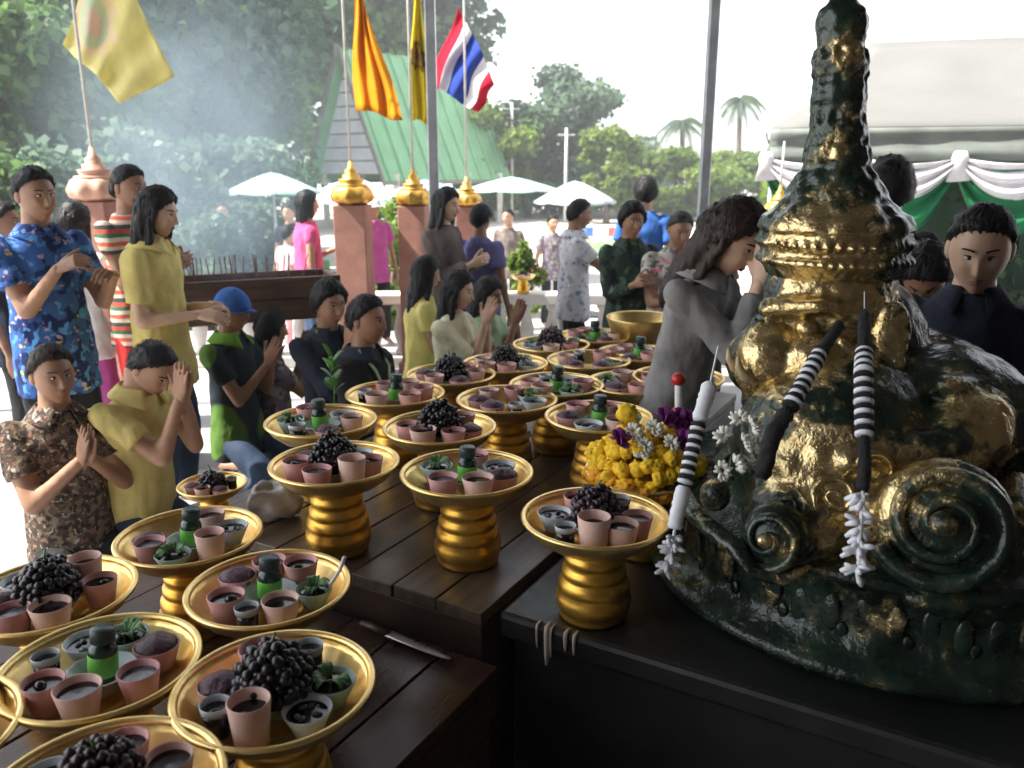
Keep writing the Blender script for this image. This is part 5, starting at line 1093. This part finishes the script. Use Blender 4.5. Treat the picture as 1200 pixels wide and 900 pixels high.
    # clothes
    if shirt:
        mb = MB(); c, r = torso(.012, -.07 if untuck else -.03, .303); r[-1] = (.058*h*bw+.006, .050*h*bw+.006); c.append(P0+T*.318*h+B*.006*h); r.append((.045*h, .044*h)); 
        if untuck: c[0] = c[0]-T*(untuck-.07)*h; r[0] = (r[0][0]+.022, r[0][1]+.024); r[1] = (r[1][0]+.016, r[1][1]+.016); r[2] = (r[2][0]+.008, r[2][1]+.008); r[3] = (r[3][0]+.012, r[3][1]+.01)
        mb.loft(c, r, (1, 0, 0), 24)
        for (s, e, w_, *_r) in arms:
            mb.caps(s-Vector((0, 0, .004)), s.lerp(e, .3), .033*h*bw+.010, .032*h*bw+.010, 14)
            if sleeve > 0:
                f = min(1, sleeve); a, b_ = s, s.lerp(e, f); mb.loft([a.lerp(b_, .1), a.lerp(b_, .6), b_], [.032*h*bw+.010, .030*h*bw+.012, .029*h*bw+.016], (1, 0, 0), 14)
            if sleeve > 1: mb.caps(e, e.lerp(w_, .05), .027*h*bw+.008, .027*h*bw+.008, 12); mb.loft([e, e.lerp(w_, .5), e.lerp(w_, sleeve-1)], [.0255*h*bw+.010, .0225*h*bw+.010, .0185*h+.011], (1, 0, 0), 14)
        me = remesh(mb, .0115, 3); crumple(me, .010, (12, 12, 7), seed); link('shirt', me, shirt, t)
        if collar:
            mb = MB(); n_ = 20
            def cf(u, v):
                a = 2*math.pi*(.06+.88*u); fr = max(0, math.cos(a)); up = .016-.030*v-.022*fr**3*v; rr = .041+.026*v+.008*fr*v
                return N+T*(up-.012)*h+(Vector((1, 0, 0))*math.sin(a)*rr+B*(math.cos(a)*(rr+.004)+.004))*h
            mb.grid(cf, n_, 3); o = mb.build('collar', collar, t); o.modifiers.new('s', 'SOLIDIFY').thickness = .004
        if lanyard:
            mb = MB()
            for sx in (-1, 1): mb.loft([N+Vector((sx*.045*h, 0, 0))+B*.02*h, N-T*.06*h+Vector((sx*.035*h, 0, 0))+B*.066*h, N-T*.16*h+B*.088*h], [(.012, .003)]*3, (1, 0, 0), 6)
            mb.build('lanyard', lanyard, t)
    if pants:
        mb = MB(); c, r = torso(.004, -.07, .03); mb.loft(c, r, (1, 0, 0), 20)
        for (a, b_, c_, d_) in legs: mb.caps(a, b_, .048*h*bw+.004, .038*h+.008, 14); mb.loft([b_, b_.lerp(c_, .5), c_], [.038*h+.010, .034*h+.012, .030*h+.010], (1, 0, 0), 14); mb.caps(b_, b_.lerp(c_, .05), .036*h+.010, .036*h+.01, 12)
        me = remesh(mb, .014, 3); crumple(me, .006, (12, 12, 8), seed+9); link('trousers', me, pants, t)
    return t
pray = ('pray', .135, -.035, 22)
hold = ('to', (.03, .17, -.16), (-.4, .8, .35), (-1, 0, .2), 40)
# left group
person('standing man in a blue floral shirt holding incense before the red brown pillar', (42, 230, 3.6), 124, H=1.7, hy=0, aL=('to', (.10, .16, -.13), (-.7, .6, .3), (-.5, 0, -.8), 45), aR=('to', (.04, .16, -.10), (-.5, .7, .4), (-.8, 0, -.4), 45), shirt=C['blue_floral'], pants=C['dark'], skin=1, build=.98, collar=C['blue_floral'], untuck=.12, hp=4)
person('standing woman in a yellow polo with long dark hair beside the incense trough', (184, 250, 3.75), 96, H=1.6, aL=('to', (.05, .13, -.20), (-.2, 1, .05), (-.6, 0, -.7), 25), aR=('to', (.04, .145, -.21), (-.1, 1, -.1), (-.6, 0, -.7), 25), shirt=C['yellow'], pants=C['denim'], skin=2, hair='long', collar=C['yellow'], untuck=.10, hp=12, sleeve=.7)
person('standing woman in a red green and white striped top behind the yellow polo', (152, 221, 4.4), 110, aL=hold, aR=hold, shirt=C['stripes'], sleeve=0, pants=C['red'], skin=1, hair='tied', hp=5, vox=.018)
person('kneeling man in a brown floral shirt with palms pressed together', (62, 440, 3.15), 132, 'kneel', H=1.66, aL=('pray', .15, -.10, 30), aR=('pray', .15, -.10, 30), shirt=C['camo'], pants=C['dark'], skin=1, build=.98, collar=C['camo'], untuck=.10, hp=2, hm=hair_brown, elbow=.8)
person('kneeling man in a yellow shirt bowing his head over pressed palms', (178, 432, 3.3), 112, 'kneel', H=1.64, lean=8, hp=34, aL=('pray', .145, .0, 12), aR=('pray', .145, .0, 12), shirt=C['yellow'], pants=C['denim'], skin=0, build=.95, collar=C['yellow'], untuck=.12)
person('kneeling man in a blue cap and green dark fronted polo with pressed palms', (272, 364, 4.3), 108, 'kneel', H=1.64, aL=('pray', .15, -.09, 30), aR=('pray', .15, -.09, 30), shirt=pattern('cloth_green_navy', (.015, .025, .035), [((.09, .18, .03), 2.6, .52)], soft=.02), pants=C['denim'], skin=1, hair='cap', capm=C['blue'], collar=C['green'], hp=6, vox=.018)
person('kneeling woman in a mauve printed top next to the man in the blue cap', (318, 386, 4.6), 60, 'kneel', H=1.5, aL=pray, aR=pray, shirt=C['mauve_print'], pants=C['dark'], skin=1, hair='bob', hp=8, vox=.018)
person('woman with her back turned wearing a white top and a magenta skirt', (88, 262, 4.5), 20, H=1.55, shirt=C['white'], pants=C['magenta'], skin=0, hair='bob', vox=.02)
person('dark clothed person half hidden behind the blue floral shirt', (4, 262, 4.3), 80, shirt=C['navy'], pants=C['dark'], skin=1, hair='short', vox=.02)
# middle group
person('standing woman in a sleeveless pink top seen from behind near the pillars', (360, 240, 6.5), 62, shirt=C['pink'], sleeve=0, pants=C['denim'], skin=0, hair='bob', vox=.018, aL=hold, aR='down')
person('small child in pale pink beyond the pink sleeveless top', (338, 275, 7.6), 40, shirt=C['palepink'], pants=C['palepink'], skin=2, hair='short', vox=.022)
person('kneeling young man in a navy jacket with a green lanyard', (386, 357, 4.05), 138, 'kneel', H=1.64, aL=pray, aR=pray, shirt=C['navy'], sleeve=1.9, pants=C['dark'], skin=1, hp=6, lanyard=C['green'], hair='full', collar=C['navy'])
person('kneeling young man in a dark shirt looking across the trays', (430, 376, 3.75), 112, 'kneel', H=1.64, aL=hold, aR=hold, shirt=C['dark'], pants=C['dark'], skin=1, hp=4, lanyard=C['palegreen'], collar=C['navy'])
person('kneeling woman in a cream blouse with dark hair to her shoulders', (537, 341, 4.5), 112, 'kneel', H=1.56, aL=pray, aR=pray, shirt=C['cream'], sleeve=.8, pants=C['dark'], skin=2, hair='long', hp=10, hr=0)
person('kneeling woman in a pale yellow top behind the cream blouse', (499, 322, 5.1), 70, 'kneel', H=1.56, aL=hold, aR=hold, shirt=C['pale_yellow'], sleeve=.5, pants=C['dark'], skin=0, hair='long', hp=10, vox=.018)
person('woman in a pale green top lifting pressed palms beside the cream blouse', (572, 347, 4.9), 118, 'kneel', H=1.52, aL=('pray', .15, -.02, 20), aR=('pray', .15, -.02, 20), shirt=C['palegreen'], pants=C['dark'], skin=1, hair='bob', hp=8, vox=.018)
person('standing woman in a brown grey jacket with long hair between the pillars', (523, 241, 5.4), 118, aL=hold, aR=hold, shirt=C['brown'], sleeve=1.8, pants=C['denim'], skin=2, hair='long', hp=8, vox=.018)
person('standing man in a purple blue shirt and dark cap seen from behind', (564, 257, 5.7), 28, shirt=C['purple'], pants=C['dark'], skin=1, hair='short', capm=C['navy'], aL=hold, aR='down', vox=.018)
person('person in a white and blue cap behind the red brown pillars', (437, 243, 7.7), 150, shirt=C['magenta'], pants=C['dark'], skin=1, capm=C['white'], vox=.022)
# right group
person('standing man in a white printed shirt reaching an arm forward', (679, 252, 5.7), 82, shirt=C['white_print'], pants=C['dark'], skin=1, hair='short', hp=8, aL=('to', (.06, .26, -.10), (0, 1, -.1), (-.6, 0, -.8), 15), aR=('to', (.06, .26, -.12), (0, 1, -.1), (-.6, 0, -.8), 15), collar=C['white_print'], vox=.018)
person('man in a dark green camouflage shirt at the far end of the table', (741, 259, 4.9), 168, aL=hold, aR=hold, shirt=C['green_camo'], sleeve=1.8, pants=C['dark'], skin=1, hair='full', hp=8, vox=.016, collar=C['green_camo'])
person('man in a plain blue shirt with his back turned behind the green camouflage', (757, 226, 6.3), 10, shirt=C['blue'], pants=C['dark'], skin=0, hair='full', vox=.02)
person('man in a pale floral shirt leaning over the far end of the table', (797, 270, 4.7), 176, aL=hold, aR=hold, shirt=C['floral'], pants=C['dark'], skin=1, hair='short', hm=hair_grey, hp=12, lean=10, vox=.016, collar=C['floral'], build=.98)
person('man half hidden behind the pale floral shirt', (829, 268, 5.1), 190, shirt=C['brown'], pants=C['dark'], skin=1, hair='short', hp=6, vox=.02)
person('woman in a grey patterned jacket bowing over pressed palms beside the statue', (857, 279, 2.72), 134, H=1.6, lean=12, hp=26, k=1.12, elbow=.15, aL=('pray', .13, .0, 8), aR=('pray', .13, .0, 8), shirt=C['grey'], sleeve=1.85, pants=C['dark'], skin=2, hair='long', hm=hair_brown, vox=.012, collar=C['grey'], build=.8)
person('woman in a dark navy polo with tied back hair looking down behind the statue', (1148, 294, 2.3), 208, H=1.6, hp=16, k=1.12, aL='down', aR='down', shirt=C['navy'], pants=C['dark'], skin=2, hair='tied', vox=.012, collar=C['navy'], build=1.0)
person('dark haired person facing away behind the statue crown', (1042, 222, 3.4), 20, shirt=C['dark'], pants=C['dark'], skin=1, hair='full', vox=.02)
person('person in black bowing a dark head behind the statue shoulder', (1084, 322, 2.75), 210, lean=20, hp=40, shirt=C['dark'], pants=C['dark'], skin=1, hair='full', vox=.018)
# market people far off
gm_ = 'people at the far market stalls'
for i, (px, py, d, f, sh_, lb) in enumerate(((595, 255, 13, 200, 'brown', 'far market visitor in brown beside the white stall'), (648, 262, 13.2, 160, 'mauve_print', 'far market visitor in mauve under the white umbrella'), (260, 248, 13, 150, 'white', 'far market visitor in white seen through the smoke'), (338, 250, 13.2, 190, 'navy', 'far stallholder in navy under the pale green umbrella'), (462, 258, 13, 170, 'blue', 'far market visitor in blue behind the shrub'))):
    person(lb, (px, py, d), f, shirt=C[sh_], pants=C['dark'], skin=0, vox=.03, group=gm_, zg=-.9)
